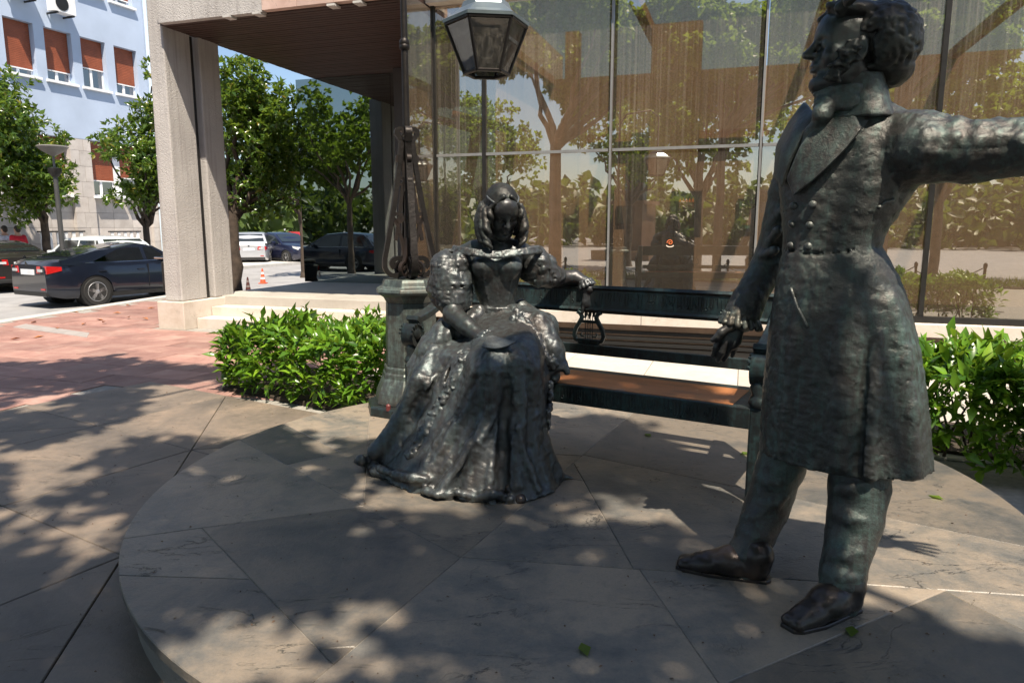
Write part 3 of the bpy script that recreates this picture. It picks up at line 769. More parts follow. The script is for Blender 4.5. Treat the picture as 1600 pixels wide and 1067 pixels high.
    def mesh(s, h, pad=.02):
        lo = s.lo-pad-h*4; hi = s.hi+pad+h*4; H = h*4
        n = np.ceil((hi-lo)/H).astype(int)+1
        gx = [lo[i]+H*np.arange(n[i]) for i in range(3)]
        G = np.stack(np.meshgrid(*gx, indexing='ij'), -1).reshape(-1, 3); D = s.ev(G).reshape(n)
        # coarse cells near the surface get filled in finely
        c = np.abs(D) < H*2.2; nf = (n-1)*4+1
        F = np.repeat(np.repeat(np.repeat(np.where(D[:-1, :-1, :-1] < 0, -1., 1.), 4, 0), 4, 1), 4, 2)
        F = np.pad(F, ((0, 1),)*3, mode='edge'); near = np.zeros([k-1 for k in n], bool)
        for dx in (0, 1):
            for dy in (0, 1):
                for dz in (0, 1): near |= c[dx:n[0]-1+dx, dy:n[1]-1+dy, dz:n[2]-1+dz]
        N = np.repeat(np.repeat(np.repeat(near, 4, 0), 4, 1), 4, 2); N = np.pad(N, ((0, 1),)*3, mode='edge')
        I = np.argwhere(N)
        F[N] = s.ev(lo+I*h)
        return surfnet(F, lo, h)
    def hit(s, pts, y0, y1, n=240):
        """first surface point along the camera ray through each photograph pixel, with the outward normal"""
        out = []; ys = np.linspace(y0, y1, n)
        for (x, y) in pts:
            P = np.array([px(x, y, t) for t in ys]); d = s.ev(P); i = np.nonzero(d < 0)[0]
            if len(i) == 0: i0 = int(np.argmin(d)); p = P[i0]
            else:
                i0 = i[0]
                if i0 > 0:
                    t = d[i0-1]/(d[i0-1]-d[i0]); p = P[i0-1]+(P[i0]-P[i0-1])*t
                else: p = P[0]
            e = .006; q = np.array([p+v for v in np.vstack([np.eye(3), -np.eye(3)])*e]); dd = s.ev(q); nn = dd[:3]-dd[3:]; nn = nn/(np.linalg.norm(nn)+1e-9)
            out.append((p, nn))
        return out
def surfnet(F, lo, h):
    S = F < 0; n = F.shape
    off = np.array([(i, j, k) for i in (0, 1) for j in (0, 1) for k in (0, 1)])
    cnt = sum(S[i:n[0]-1+i, j:n[1]-1+j, k:n[2]-1+k].astype(np.int8) for i, j, k in off)
    act = np.argwhere((cnt > 0) & (cnt < 8)); vid = np.full([k-1 for k in n], -1, np.int64); vid[tuple(act.T)] = np.arange(len(act))
    V8 = np.stack([F[act[:, 0]+i, act[:, 1]+j, act[:, 2]+k] for i, j, k in off], 1)
    acc = np.zeros((len(act), 3)); num = np.zeros(len(act))
    for a in range(8):
        for ax in range(3):
            if off[a][ax]: continue
            bo = off[a].copy(); bo[ax] = 1; b = bo[0]*4+bo[1]*2+bo[2]
            va, vb = V8[:, a], V8[:, b]; m = (va < 0) != (vb < 0); t = va[m]/(va[m]-vb[m])
            q = np.tile(off[a].astype(float), (m.sum(), 1)); q[:, ax] = t; acc[m] += q; num[m] += 1
    V = lo+h*(act+acc/num[:, None]); quads = []
    for ax in range(3):
        sl0 = [slice(None)]*3; sl1 = [slice(None)]*3; sl0[ax] = slice(0, -1); sl1[ax] = slice(1, None)
        a = S[tuple(sl0)]; b = S[tuple(sl1)]; E = np.argwhere(a != b); o1, o2 = [(1, 2), (2, 0), (0, 1)][ax]
        E = E[(E[:, o1] > 0) & (E[:, o2] > 0) & (E[:, o1] < n[o1]-1) & (E[:, o2] < n[o2]-1)]
        ins = a[tuple(E.T)]; d1 = np.zeros(3, int); d1[o1] = 1; d2 = np.zeros(3, int); d2[o2] = 1
        q = np.stack([vid[tuple((E-d1-d2).T)], vid[tuple((E-d2).T)], vid[tuple(E.T)], vid[tuple((E-d1).T)]], 1)
        q[~ins] = q[~ins][:, ::-1]; quads.append(q)
    Q = np.concatenate(quads); Q = Q[(Q >= 0).all(1)]
    m = bpy.data.meshes.new('m'); m.vertices.add(len(V)); m.vertices.foreach_set('co', V.astype(np.float32).ravel())
    m.loops.add(len(Q)*4); m.loops.foreach_set('vertex_index', Q.astype(np.int32).ravel())
    m.polygons.add(len(Q)); m.polygons.foreach_set('loop_start', np.arange(0, len(Q)*4, 4, dtype=np.int32))
    m.update(calc_edges=True); m.validate(); return m
def sdf_part(name, s, h, mat, parent, label=None):
    return part(name, s.mesh(h), mat, parent, smooth=True, fix=False, label=label)
def clay(amp=.004, sc=14, seed=1, fine=.5):
    return lambda P: amp*(vnoise(P, sc, seed)+fine*vnoise(P, sc*2.7, seed+5))
def vp(*a): return np.array(px(*a))
def lmap(o, fwd, up, sc):
    """map from a head's own axes (x to the face, y to its left, z up) into the scene"""
    f = np.array(fwd, float); f /= np.linalg.norm(f); u = np.array(up, float); u -= f*(u @ f); u /= np.linalg.norm(u); l = np.cross(u, f)
    R = np.stack([f, l, u], 1); return (lambda x, y, z: np.array(o)+R @ (np.array((x, y, z))*sc)), R
def head_sdf(s, L, R, sc, female=False):
    E = lambda c, r, k=.012, op='+': s.ell(L(*c), np.array(r)*sc, R, k*sc, op)
    Cn = lambda a, b, ra, rb, k=.012, op='+': s.cone(L(*a), L(*b), ra*sc, rb*sc, k*sc, op)
    E((-.015, 0, .045), (.100, .076, .092)); E((.030, 0, -.035), (.064, .056, .080), .03)
    E((.062, 0, -.090), (.030, .030, .026), .03)
    if female: E((.073, 0, -.098), (.016, .017, .015), .02)
    else: E((.080, 0, -.100), (.019, .023, .019), .02)
    for q in (-1, 1):
        Cn((.085, q*.012, .034), (.072, q*.045, .032), .012, .010, .02); E((.060, q*.044, -.018), (.024, .020, .026), .03)
        Cn((-.01, q*.055, -.045), (.055, q*.028, -.092), .020, .020, .03)
    E((.066, 0, .062), (.036, .058, .05), .03)
    for q in (-1, 1): E((.096, q*.032, .014), (.018, .020, .014), .014, '-')
    for q in (-1, 1):
        E((.077, q*.032, .014), (.015, .016, .014), .004); Cn((.090, q*.020, .021), (.080, q*.046, .019), .0045, .004, .006)
        Cn((.089, q*.021, .006), (.081, q*.045, .006), .0035, .003, .006)
    nl = .016 if female else .024
    Cn((.094, 0, .026), (.100+nl, 0, -.014), .009, .0125, .014); E((.104, 0, -.019), (.014, .0115, .008), .01)
    for q in (-1, 1): E((.098, q*.0135, -.016), (.012, .008, .009), .008); E((.104, q*.008, -.024), (.006, .004, .004), .004, '-')
    E((.088, 0, -.042), (.014, .026, .014), .014)
    E((.0985, 0, -.0445), (.009, .022, .0065), .006); E((.096, 0, -.0590), (.010, .019, .0075), .006)
    E((.104, 0, -.0515), (.010, .021, .0016), .004, '-')
    E((.090, 0, -.074), (.008, .018, .006), .01, '-')
    for q in (-1, 1): E((-.012, q*.077, -.002), (.019, .009, .032), .008); E((-.008, q*.086, .0), (.010, .006, .018), .005, '-')
def strip_on(s, pix, y0, y1, w, t, off=0.0, steps=6):
    """a raised bead following photograph pixels over the surface of s"""
    P = []
    for i in range(len(pix)-1):
        for k in range(steps): P.append(tuple(pix[i][j]+(pix[i+1][j]-pix[i][j])*k/steps for j in (0, 1)))
    P.append(pix[-1]); return [p+n*off for p, n in s.hit(P, y0, y1)]
def sheet(outline, s, y0, y1, off, thick, name, mat, parent, nrows=10, warp=None, ridge=0.0, label=None):
    """cloth panel: left and right pixel edges lofted over the surface of s, given real thickness"""
    Lf, Rt = outline; V = []; m = 9
    def samp(e, t):
        f = t*(len(e)-1); i = min(int(f), len(e)-2); f -= i; return (e[i][0]+(e[i+1][0]-e[i][0])*f, e[i][1]+(e[i+1][1]-e[i][1])*f)
    pix = []
    for r in range(nrows+1):
        a = samp(Lf, r/nrows); b = samp(Rt, r/nrows)
        for c in range(m): f = c/(m-1); pix.append((a[0]+(b[0]-a[0])*f, a[1]+(b[1]-a[1])*f))
    H = s.hit(pix, y0, y1, 160)
    # keep depth smooth where the ray leaves the body
    P = np.array([p for p, _ in H]).reshape(nrows+1, m, 3); N = np.array([q for _, q in H]).reshape(nrows+1, m, 3)
    dep = P[:, :, 1].copy()
    for _ in range(3):
        d2 = dep.copy(); d2[1:-1] = (dep[:-2]+dep[1:-1]*2+dep[2:])/4; d3 = d2.copy(); d3[:, 1:-1] = (d2[:, :-2]+d2[:, 1:-1]*2+d2[:, 2:])/4; dep = d3
    base = np.array([px(*pix[i], dep.reshape(-1)[i]) for i in range(len(pix))]).reshape(nrows+1, m, 3)
    N = N.mean((0, 1)); N = N/np.linalg.norm(N)
    V = []; F = []
    for lay in (off+thick, off):
        for r in range(nrows+1):
            for c in range(m):
                f = c/(m-1); e = (warp(r/nrows, f) if warp else 0)
                V.append(base[r, c]+N*(lay+e+ridge*math.sin(f*math.pi)))
    n = (nrows+1)*m; idx = lambda r, c, l: l*n+r*m+c
    for r in range(nrows):
        for c in range(m-1):
            F.append((idx(r, c, 0), idx(r, c+1, 0), idx(r+1, c+1, 0), idx(r+1, c, 0))); F.append((idx(r, c, 1), idx(r+1, c, 1), idx(r+1, c+1, 1), idx(r, c+1, 1)))
    for r in range(nrows):
        for c in (0, m-1): F.append((idx(r, c, 0), idx(r+1, c, 0), idx(r+1, c, 1), idx(r, c, 1)))
    for c in range(m-1):
        for r in (0, nrows): F.append((idx(r, c, 0), idx(r, c+1, 0), idx(r, c+1, 1), idx(r, c, 1)))
    o = part(name, MB().add(V, F), mat, parent, smooth=50, label=label)
    b = o.modifiers.new('round', 'SUBSURF'); b.levels = 1; b.render_levels = 1
    return o
def ridge(s, pix, y0, y1, r, k=.02, sink=.4, op='+'):
    H = s.hit(pix, y0, y1); pts = [p-n*(r if hasattr(r, '__len__') is False else r[i])*sink for i, (p, n) in enumerate(H)]
    rr = r if hasattr(r, '__len__') else [r]*len(pts); s.chain(pts, rr, k, op)
def bead(pts, r, name, mat, parent, seg=6, smooth=True):
    return part(name, MB().tube(pts, r, seg), mat, parent, smooth=smooth)

# ------------------------------------------------------------------ standing man
man = thing('man_statue', 'standing bronze man with curly hair, long frock coat and one arm held out', 'statue', (1.12, 2.60, .2))
ra = math.radians(-30); RB = np.array([[math.cos(ra), -math.sin(ra), 0], [math.sin(ra), math.cos(ra), 0], [0, 0, 1]])   # width axis, depth axis, up
YC = 2.66
def sec(y, l, r, b, Y=YC): c = vp((l+r)/2, y, Y); return (c, (r-l)/2*Y/FPX*.93, b)
coat = SDF()
coat.loft([sec(160, 1288, 1384, .075), sec(174, 1266, 1398, .105), sec(190, 1250, 1412, .13), sec(215, 1234, 1424, .152), sec(250, 1221, 1432, .168), sec(290, 1219, 1428, .172), sec(330, 1221, 1402, .158), sec(365, 1224, 1380, .140), sec(388, 1224, 1374, .134)], RB, 0)
sk = [(386, 1224, 1375, .136), (400, 1221, 1383, .152), (430, 1215, 1400, .178), (480, 1206, 1418, .202), (540, 1197, 1432, .218), (600, 1189, 1442, .230), (660, 1183, 1449, .238), (712, 1180, 1454, .246)]
coat.loft([sec(y, l, r, b) for y, l, r, b in sk], RB, .006)
# shoulders and sleeves
Ls = [vp(1398, 222, 2.58), vp(1440, 234, 2.46), vp(1520, 240, 2.37), vp(1600, 233, 2.29), vp(1680, 226, 2.24), vp(1790, 212, 2.16), vp(1850, 206, 2.12)]
coat.chain(Ls, [.108, .112, .094, .080, .078, .066, .072], .04)
coat.ell(vp(1438, 205, 2.48), (.085, .085, .062), k=.03); coat.ell(vp(1418, 196, 2.50), (.06, .06, .04), k=.02); coat.ell(vp(1460, 200, 2.44), (.05, .05, .045), k=.02)
for a, b, r in (((1500, 190), (1470, 268), .022), ((1535, 196), (1512, 272), .020), ((1562, 190), (1556, 262), .024), ((1590, 192), (1600, 268), .018), ((1450, 215), (1440, 285), .022), ((1620, 190), (1640, 262), .02)):
    ridge(coat, [a, ((a[0]*2+b[0])/3, (a[1]*2+b[1])/3), ((a[0]+b[0]*2)/3-6, (a[1]+b[1]*2)/3)], 1.9, 3.0, [r*.8, r*.7, r*.4], .04, .35)
Rs = [vp(1262, 232, 2.84), vp(1238, 300, 2.92), vp(1212, 392, 2.97), vp(1185, 440, 2.95), vp(1166, 470, 2.93)]
coat.chain(Rs, [.095, .088, .074, .062, .060], .03)
coat.cone(vp(1178, 452, 2.94), vp(1160, 492, 2.92), .064, .074, .006)          # flared cuff
for a, b in (((1222, 330), (1205, 352)), ((1215, 360), (1198, 386)), ((1210, 392), (1190, 400))): coat.cone(vp(*a, 2.86), vp(*b, 2.92), .018, .012, .02)
# skirt folds, pleat and hem
ridge(coat, [(1330, 470), (1318, 560), (1312, 640), (1308, 725)], 2.2, 3.2, [.02, .03, .036, .038], .05, .55)
ridge(coat, [(1395, 470), (1415, 560), (1425, 640), (1430, 735)], 2.2, 3.2, [.02, .03, .034, .036], .05, .55)
ridge(coat, [(1250, 480), (1238, 560), (1228, 640), (1222, 705)], 2.2, 3.2, [.012, .016, .018, .02], .03, .5)
ridge(coat, [(1372, 520), (1366, 600), (1360, 680), (1356, 742)], 2.2, 3.2, [.012, .022, .028, .032], .02, .3)
ridge(coat, [(1357, 535), (1351, 600), (1346, 680), (1342, 745)], 2.2, 3.2, [.006, .010, .012, .012], .008, .1, '-')
ridge(coat, [(1226, 390), (1262, 396), (1320, 394), (1382, 382)], 2.2, 3.2, .006, .006, .0, '-')
coat.disp = (lambda f: lambda P: f(P)-.0022*np.abs(vnoise(P*np.array((1, 1, .45)), 13, 8)))(clay(.0030, 38, 3, 1.3))
# cut away inside the hem so the legs leave a dark opening
hemz = vp(1320, 712, YC)[2]
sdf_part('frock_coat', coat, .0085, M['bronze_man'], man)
# collar, lapels, facings
sheet(([(1322, 150), (1292, 182), (1254, 232), (1233, 284)], [(1352, 206), (1324, 240), (1286, 276), (1243, 310)]), coat, 2.2, 3.1, .010, .016, 'lapel', M['bronze_man'], man, 16, lambda r, f: .016*(f**2)*(1-r*.7)+.012*(1-f)**3)
sheet(([(1266, 162), (1240, 196), (1221, 232), (1218, 280)], [(1280, 182), (1260, 216), (1240, 256), (1227, 296)]), coat, 2.3, 3.2, .008, .014, 'lapel', M['bronze_man'], man, 12, lambda r, f: .010*(1-f)**2)
colr = SDF()
colr.loft([(vp(1342, 188, 2.60), .122, .112), (vp(1343, 168, 2.60), .102, .104), (vp(1343, 145, 2.60), .090, .094), (vp(1345, 118, 2.60), .084, .088)], RB, 0)
colr.disp = clay(.004, 30, 9)
sdf_part('coat_collar', colr, .008, M['bronze_man'], man)
crav = SDF()
NP = lambda x, y, Y: vp(x, y, Y)
crav.loft([(vp(1318, 172, 2.60), .10, .09), (vp(1316, 150, 2.60), .088, .085), (vp(1318, 137, 2.60), .086, .082)], RB, 0)
crav.cone(vp(1274, 147, 2.60), vp(1342, 140, 2.525), .011, .009, .02); crav.cone(vp(1278, 158, 2.58), vp(1338, 156, 2.515), .011, .009, .02); crav.cone(vp(1282, 168, 2.565), vp(1330, 170, 2.52), .011, .009, .02)
crav.ell(vp(1284, 176, 2.55), (.024, .022, .022), k=.02); crav.cone(vp(1284, 182, 2.56), vp(1266, 226, 2.62), .026, .040, .03); crav.cone(vp(1290, 184, 2.56), vp(1252, 252, 2.64), .016, .026, .02)
crav.disp = clay(.004, 34, 12); sdf_part('cravat', crav, .006, M['bronze_man'], man)
for q in ((1270, 320), (1237, 350), (1265, 352), (1236, 384), (1263, 385), (1240, 322)):
    p, nn = coat.hit([q], 2.2, 3.2)[0]
    Mq = Vector(nn).to_track_quat('Z', 'Y').to_matrix()
    part('button', MB().lathe([(.0145, -.008), (.0145, .004), (.011, .009), (.005, .011)], p, 14, 0, Mq), M['bronze_man'], man, smooth=40)
# pocket slit left of the hip and a seam up the chest
bead(strip_on(coat, [(1236, 450), (1246, 480), (1262, 512)], 2.2, 3.2, 0, 0, .001), .006, 'pocket_edge', M['bronze_man'], man)
bead(strip_on(coat, [(1372, 325), (1384, 316), (1396, 312)], 2.2, 3.2, 0, 0, .001), .007, 'pocket_edge', M['bronze_man'], man)
# body: head, neck, hands and legs are one continuous skin under the coat
body = SDF()
vd = np.array((.44, .898)); ld = np.array((-.898, .44)); ya = math.radians(20)
f2 = ld*math.cos(ya)-vd*math.sin(ya)
HS = 1.16
L, R = lmap(vp(1326, 85, 2.60), (f2[0], f2[1], .10), (0, 0, 1), HS)
head_sdf(body, L, R, HS)
body.cone(L(-.02, 0, -.06), L(-.045, 0, -.22), .060*HS, .066*HS, .03)
body.chain([L(-.045, 0, -.22), vp(1330, 280, YC), vp(1310, 390, YC), vp(1312, 600, YC)], [.08, .11, .10, .10], .04)
sh = vp(1330, 220, YC)
body.chain([sh]+Ls, [.08, .08, .085, .075, .062, .060, .05, .045], .04)
body.chain([sh]+Rs+[vp(1152, 506, 2.915)], [.08, .07, .065, .052, .045, .040, .034], .04)
# right hand, hanging, back of the hand to the viewer
YH = 2.91; mm = YH/FPX
body.cone(vp(1152, 503, YH), vp(1141, 530, YH), .036, .046, .02, flat=((0.42, .9, 0), .55)); body.cone(vp(1130, 524, YH), vp(1150, 530, YH), .022, .022, .012)
fing = [([(1125, 528), (1119, 542), (1114, 556)], (.0150, .0135, .0105)), ([(1134, 533), (1128, 550), (1122, 563)], (.0155, .0138, .0108)), ([(1143, 533), (1137, 550), (1131, 563)], (.0150, .0134, .0105)), ([(1151, 530), (1148, 545), (1144, 556)], (.0135, .0120, .0096))]
for i, (pp, rr) in enumerate(fing):
    ys = (YH-.01, YH-.004+.004*i, YH+.03)
    body.chain([vp(*q, yy) for q, yy in zip(pp, ys)], rr, .006)
body.chain([vp(1141, 510, YH-.03), vp(1127, 519, YH-.035), vp(1121, 526, YH-.03), vp(1114, 531, YH-.02)], (.022, .018, .015, .0115), .010)
# left hand, open, beyond the frame at the end of the outstretched arm
hx = vp(1862, 205, 2.11); ax = (vp(1850, 206, 2.12)-vp(1790, 212, 2.16)); ax /= np.linalg.norm(ax); sd = np.cross(ax, (0, 0, 1)); sd /= np.linalg.norm(sd)
body.cone(hx, hx+ax*.09, .035, .045, .02, flat=((0, 0, 1), .55))
for i in range(4):
    o = sd*(-.042+.028*i); b0 = hx+ax*.10+o
    body.chain([b0, b0+ax*.055+o*.25-np.array((0, 0, .006)), b0+ax*(.10+.012*(1.5-abs(i-1.2)))+o*.4-np.array((0, 0, .022))], (.0150, .0130, .0105), .006)
body.chain([hx+sd*-.03, hx+ax*.03+sd*-.075-np.array((0, 0, .01)), hx+ax*.075+sd*-.098-np.array((0, 0, .022))], (.02, .0155, .0115), .01)
# legs
legR = [vp(1236, 660, 2.76), vp(1219, 730, 2.76), vp(1199, 790, 2.76), vp(1168, 866, 2.70), vp(1165, 885, 2.69)]
legL = [vp(1350, 690, 2.54), vp(1342, 760, 2.52), vp(1336, 810, 2.50), vp(1316, 900, 2.44), vp(1312, 935, 2.42)]
body.chain([vp(1312, 600, YC)]+legR, [.10, .09, .075, .066, .045, .04], .04); body.chain([vp(1312, 600, YC)]+legL, [.10, .09, .076, .068, .045, .04], .04)
body.cone(vp(1166, 886, 2.69), vp(1085, 884, 2.76), .036, .022, .02); body.cone(vp(1312, 938, 2.42), vp(1252, 968, 2.32), .036, .022, .02)
body.disp = clay(.0012, 60, 21)
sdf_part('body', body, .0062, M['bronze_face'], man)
# trousers with wrinkles at knee and ankle
tr = SDF(); tr.chain(legR, [.098, .093, .088, .076, .074], .03); tr.chain(legL, [.112, .106, .098, .079, .074], .03)
for (a, b) in (((1152, 826), (1200, 838)), ((1146, 846), (1190, 862)), ((1142, 862), (1180, 874)), ((1196, 790), (1228, 776)), ((1184, 745), (1214, 756)), ((1160, 806), (1196, 800))): ridge(tr, [a, ((a[0]+b[0])/2, (a[1]+b[1])/2+3), b], 2.2, 3.1, [.012, .020, .010], .03, .62)
for (a, b) in (((1290, 892), (1336, 902)), ((1284, 910), (1330, 922)), ((1282, 926), (1322, 936)), ((1304, 800), (1350, 812)), ((1308, 764), (1346, 758)), ((1294, 868), (1344, 862))): ridge(tr, [a, ((a[0]+b[0])/2, (a[1]+b[1])/2+3), b], 2.0, 3.0, [.012, .020, .010], .03, .62)
tr.disp = clay(.0032, 22, 31); sdf_part('trousers', tr, .008, M['bronze_man'], man)
# square-toed shoes, flat on the slabs
def shoe(heel, toe, nm):
    s = SDF(); h = np.array(heel); t = np.array(toe); d = (t-h); Ln = np.linalg.norm(d); d /= Ln; z = np.array((0, 0, 1.)); w = np.cross(z, d)
    s.cone(h+z*.05, h+d*Ln*.35+z*.062, .052, .058, .02); s.cone(h+d*Ln*.30+z*.06, h+d*Ln*.72+z*.034, .056, .044, .03, flat=(w, 1.15))
    s.cone(h+d*Ln*.66+z*.030-w*.014, h+d*Ln*.96+z*.022-w*.022, .036, .026, .02); s.cone(h+d*Ln*.66+z*.030+w*.014, h+d*Ln*.96+z*.022+w*.018, .036, .026, .02)
    s.cone(h+z*.10, h+z*.06+d*.01, .066, .06, .02)
    s.halfspace((0, 0, .2005), (0, 0, 1)); s.disp = clay(.002, 40, 41)
    o = sdf_part('shoe', s, .006, M['bronze_shoe'], man)
    sole = [h-d*.058+w*.02, h-d*.04+w*.042, h+d*Ln*.2+w*.050, h+d*Ln*.6+w*.058, h+d*Ln*.95+w*.046, h+d*Ln*1.06+w*.026, h+d*Ln*1.07-w*.030, h+d*Ln*.98-w*.046, h+d*Ln*.6-w*.056, h+d*Ln*.2-w*.048, h-d*.04-w*.040, h-d*.058-w*.02]
    part('sole', MB().prism([(p[0], p[1]) for p in sole], .2008, .214, .003), M['bronze_shoe'], o)
shoe((.985, 2.655, .2), (.705, 2.755, .2), 'r'); shoe((1.235, 2.415, .2), (.985, 2.290, .2), 'l')
# curly hair and side whiskers
hair = SDF(); EH = lambda c, r, k=.02, op='+': hair.ell(L(*c), np.array(r)*HS, R, k*HS, op)
EH((-.085, 0, .046), (.092, .095, .090)); EH((.0, 0, .112), (.080, .080, .036)); EH((.038, 0, .122), (.040, .058, .022)); EH((-.12, 0, -.030), (.070, .080, .062))
rg = np.random.default_rng(5)
for i in range(380):
    v = rg.normal(size=3); v /= np.linalg.norm(v)
    if v[0] > .72 or (v[0] > .25 and v[2] < .25): continue
    c = np.array((-.085, 0, .040))+v*np.array((.090, .092, .092))
    if c[0] > .03 and c[2] < .10: continue
    t = rg.normal(size=3); t -= v*(t @ v); t /= np.linalg.norm(t); b = np.cross(v, t); r0 = .008+.009*rg.random()
    P = [c+t*r0*math.cos(a)*1.5+b*r0*math.sin(a)*1.5+v*.010*a/5 for a in np.linspace(0, 5.0, 6)]
    hair.chain([L(*(p+v*.007)) for p in P], [.0082*HS]*6, .004)
for i in range(60):
    a = rg.random(); c = np.array((.068-.05*a+rg.normal()*.005, rg.normal()*.038, .104+.026*a)); d = rg.normal(size=3)*.014; hair.cone(L(*c), L(*(c+d)), .014*HS, .009*HS, .012)
for q in (-1, 1):
    for i in range(150):
        a = rg.random(); c = np.array((.004+.048*a+rg.normal()*.007, q*(.076-.018*a), .012-.092*a+rg.normal()*.010)); d = rg.normal(size=3)*.010; hair.cone(L(*c), L(*(c+d)), .0075*HS, .005*HS, .005)
hair.disp = clay(.003, 55, 51); sdf_part('hair', hair, .006, M['bronze_hair'], man)
# ruffled shirt cuff
rf = SDF(); cw = vp(1157, 498, 2.905)
for i in range(16):
    a = 2*math.pi*i/16; o = np.array((math.cos(a)*.066, math.sin(a)*.05, 0)); c = cw+o+np.array((0, 0, .010*math.cos(a)*-1.4)); rf.cone(c+np.array((0, 0, .012)), c+o*.22-np.array((0, 0, .026)), .010, .013, .004)
rf.cone(cw+np.array((0, 0, .02)), cw, .056, .052, .01); rf.disp = clay(.003, 70, 61); sdf_part('shirt_cuff', rf, .0052, M['bronze_ped'], man)
# ------------------------------------------------------------------ bench
BR = Vector((1.235, 3.44, 0)); BLEN = 2.24
def BN(s, n, z): p = BR-Vector((bx.x, bx.y, 0))*s+Vector((nx.x, nx.y, 0))*n; return Vector((p.x, p.y, z))   # s from the right end leftwards, n backwards
class BB(MB):
    def bb(s, s0, s1, n0, n1, z0, z1): return s.hexa([BN(a, b, z) for z in (z0, z1) for b in (n0, n1) for a in (s0, s1)])
bench = thing('bronze_bench', 'dark green bronze bench with scrolled arms, lyre back and worn copper seat', 'bench', BN(BLEN/2, .25, .2))
mb_ = M['bronze_bench']
part('seat', BB().bb(.035, BLEN-.035, 0.0, .50, .585, .697), mb_, bench, bevel=.006)
part('seat_panel', BB().bb(.13, BLEN-.13, .025, .40, .69, .7005), M['copper_seat'], bench, bevel=.003)
part('lower_rail', BB().bb(.05, BLEN-.05, .52, .56, .785, .85), mb_, bench, bevel=.005)
top = MB(); prof = [(.545, 1.055), (.535, 1.075), (.548, 1.09), (.556, 1.20), (.545, 1.215), (.560, 1.232), (.60, 1.228), (.605, 1.06), (.59, 1.05)]
k = len(prof); V = [BN(s, n, z) for s in (.045, BLEN-.045) for n, z in prof]
top.add(V, [(i, (i+1) % k, k+(i+1) % k, k+i) for i in range(k)]+[tuple(range(k)), tuple(range(k, 2*k))[::-1]]); part('top_rail', top, mb_, bench)
# worn relief lettering, unreadable even close up: upright strokes with loops below the line, joined as one band
def strokes(s0, s1, n_of, z0, z1, seed):
    rg = random.Random(seed); m = MB(); s = s0
    while s < s1:
        hgt = (z1-z0)*rg.uniform(.45, .95); zt = z1-(z1-z0)*rg.uniform(0, .12); w = rg.choice((.004, .005, .006))
        n = n_of(zt-hgt/2); a = BN(s, n, zt); b = BN(s+rg.uniform(-.004, .004), n_of(zt-hgt), zt-hgt); m.tube([a, b], w*.6, 5)
        if rg.random() < .4: m.tube([BN(s+.009*math.cos(t), n_of(zt-hgt)-.001, zt-hgt+.009*math.sin(t)) for t in [math.pi*i/4 for i in range(8)]], .0025, 4)
        if rg.random() < .35: m.tube([a, BN(s+.014, n, zt-.006)], w*.5, 4)
        s += rg.choice((.013, .016, .02, .024, .045 if rg.random() < .5 else .02))
    return m
part('raised_lettering', strokes(.10, BLEN-.10, lambda z: .548+(z-1.09)*.073, 1.098, 1.194, 3), mb_, bench, kind='stuff')
part('raised_lettering', strokes(.20, BLEN-.1, lambda z: .0, .598, .682, 4), mb_, bench, kind='stuff')
# end frames: turned leg, scroll, arm sweeping up to the top rail
def endframe(s):
    w = .085; wd = Vector((bx.x, bx.y, 0))
    a = part('arm', MB().ribbon([BN(s, .05+.52*t, .985+.030*math.sin(t*3.1)+.215*t**2.2) for t in [i/14 for i in range(15)]], w, .045, wd), mb_, bench, smooth=40, bevel=.008)
    pts = []
    for i in range(34):
        th = math.pi*.55+i*.30; r = .105*(1-i/34*.86); pts.append(BN(s, .045+r*math.cos(th)*-.62-.01, .905+r*math.sin(th)))
    part('scroll', MB().ribbon(pts, w+.012, .030, wd), mb_, a, smooth=50)
    part('scroll_boss', MB().lathe([(.034, -w/2-.012), (.034, w/2+.012), (.018, w/2+.020)], BN(s, .035, .905), 16, 0, wd.to_track_quat('Z', 'Y').to_matrix()), mb_, a, smooth=40)
    for i in range(9):
        th = -.3+i*.42; c = BN(s, .035+.062*math.cos(th), .905+.062*math.sin(th))
        for q in (-1, 1): part('bead', MB().lathe([(.002, -.008), (.009, -.004), (.009, .004), (.002, .008)], c+wd*q*(w/2+.008), 8), mb_, a)
    lg = BB().bb(s-.042, s+.042, .0, .085, .2, .70); part('front_leg', lg, mb_, bench, bevel=.012)
    part('leg_cap', MB().lathe([(.050, .70), (.058, .72), (.05, .745), (.040, .765), (.052, .80), (.036, .84)], BN(s, .042, 0), 16), mb_, bench, smooth=50)
    part('back_leg', MB().ribbon([BN(s, .47, .2), BN(s, .50, .6), BN(s, .545, .9), BN(s, .60, 1.235)], .075, .055, wd), mb_, bench, bevel=.008)
    part('end_rail', BB().bb(s-.03, s+.03, .087, .47, .60, .69), mb_, bench, bevel=.005)
endframe(.0); endframe(BLEN)
# lyres in the back
def lyre(sc):
    root = part('lyre', BB().bb(sc-.075, sc+.075, .528, .556, .851, .885), mb_, bench, bevel=.006)
    for q in (-1, 1):
        P = [(.052, .868), (.092, .885), (.104, .915), (.094, .955), (.066, 1.0), (.050, 1.03), (.060, 1.055), (.084, 1.068)]
        part('lyre_arm', MB().ribbon([BN(sc+q*a, .543, z-.008) for a, z in P], .024, .026, Vector((nx.x, nx.y, 0))), mb_, root, smooth=50, bevel=.004)
        part('lyre_foot', MB().ribbon([BN(sc+q*a, .543, z) for a, z in ((.03, .900), (.052, .900), (.058, .912), (.05, .922))], .016, .008, Vector((nx.x, nx.y, 0))), mb_, root)
    part('lyre_bar', BB().bb(sc-.058, sc+.058, .533, .552, .988, 1.006), mb_, root)
    for i in range(4): part('lyre_string', MB().tube([BN(sc-.024+.016*i, .542, .885), BN(sc-.024+.016*i, .542, 1.04)], .0028, 5), mb_, root)
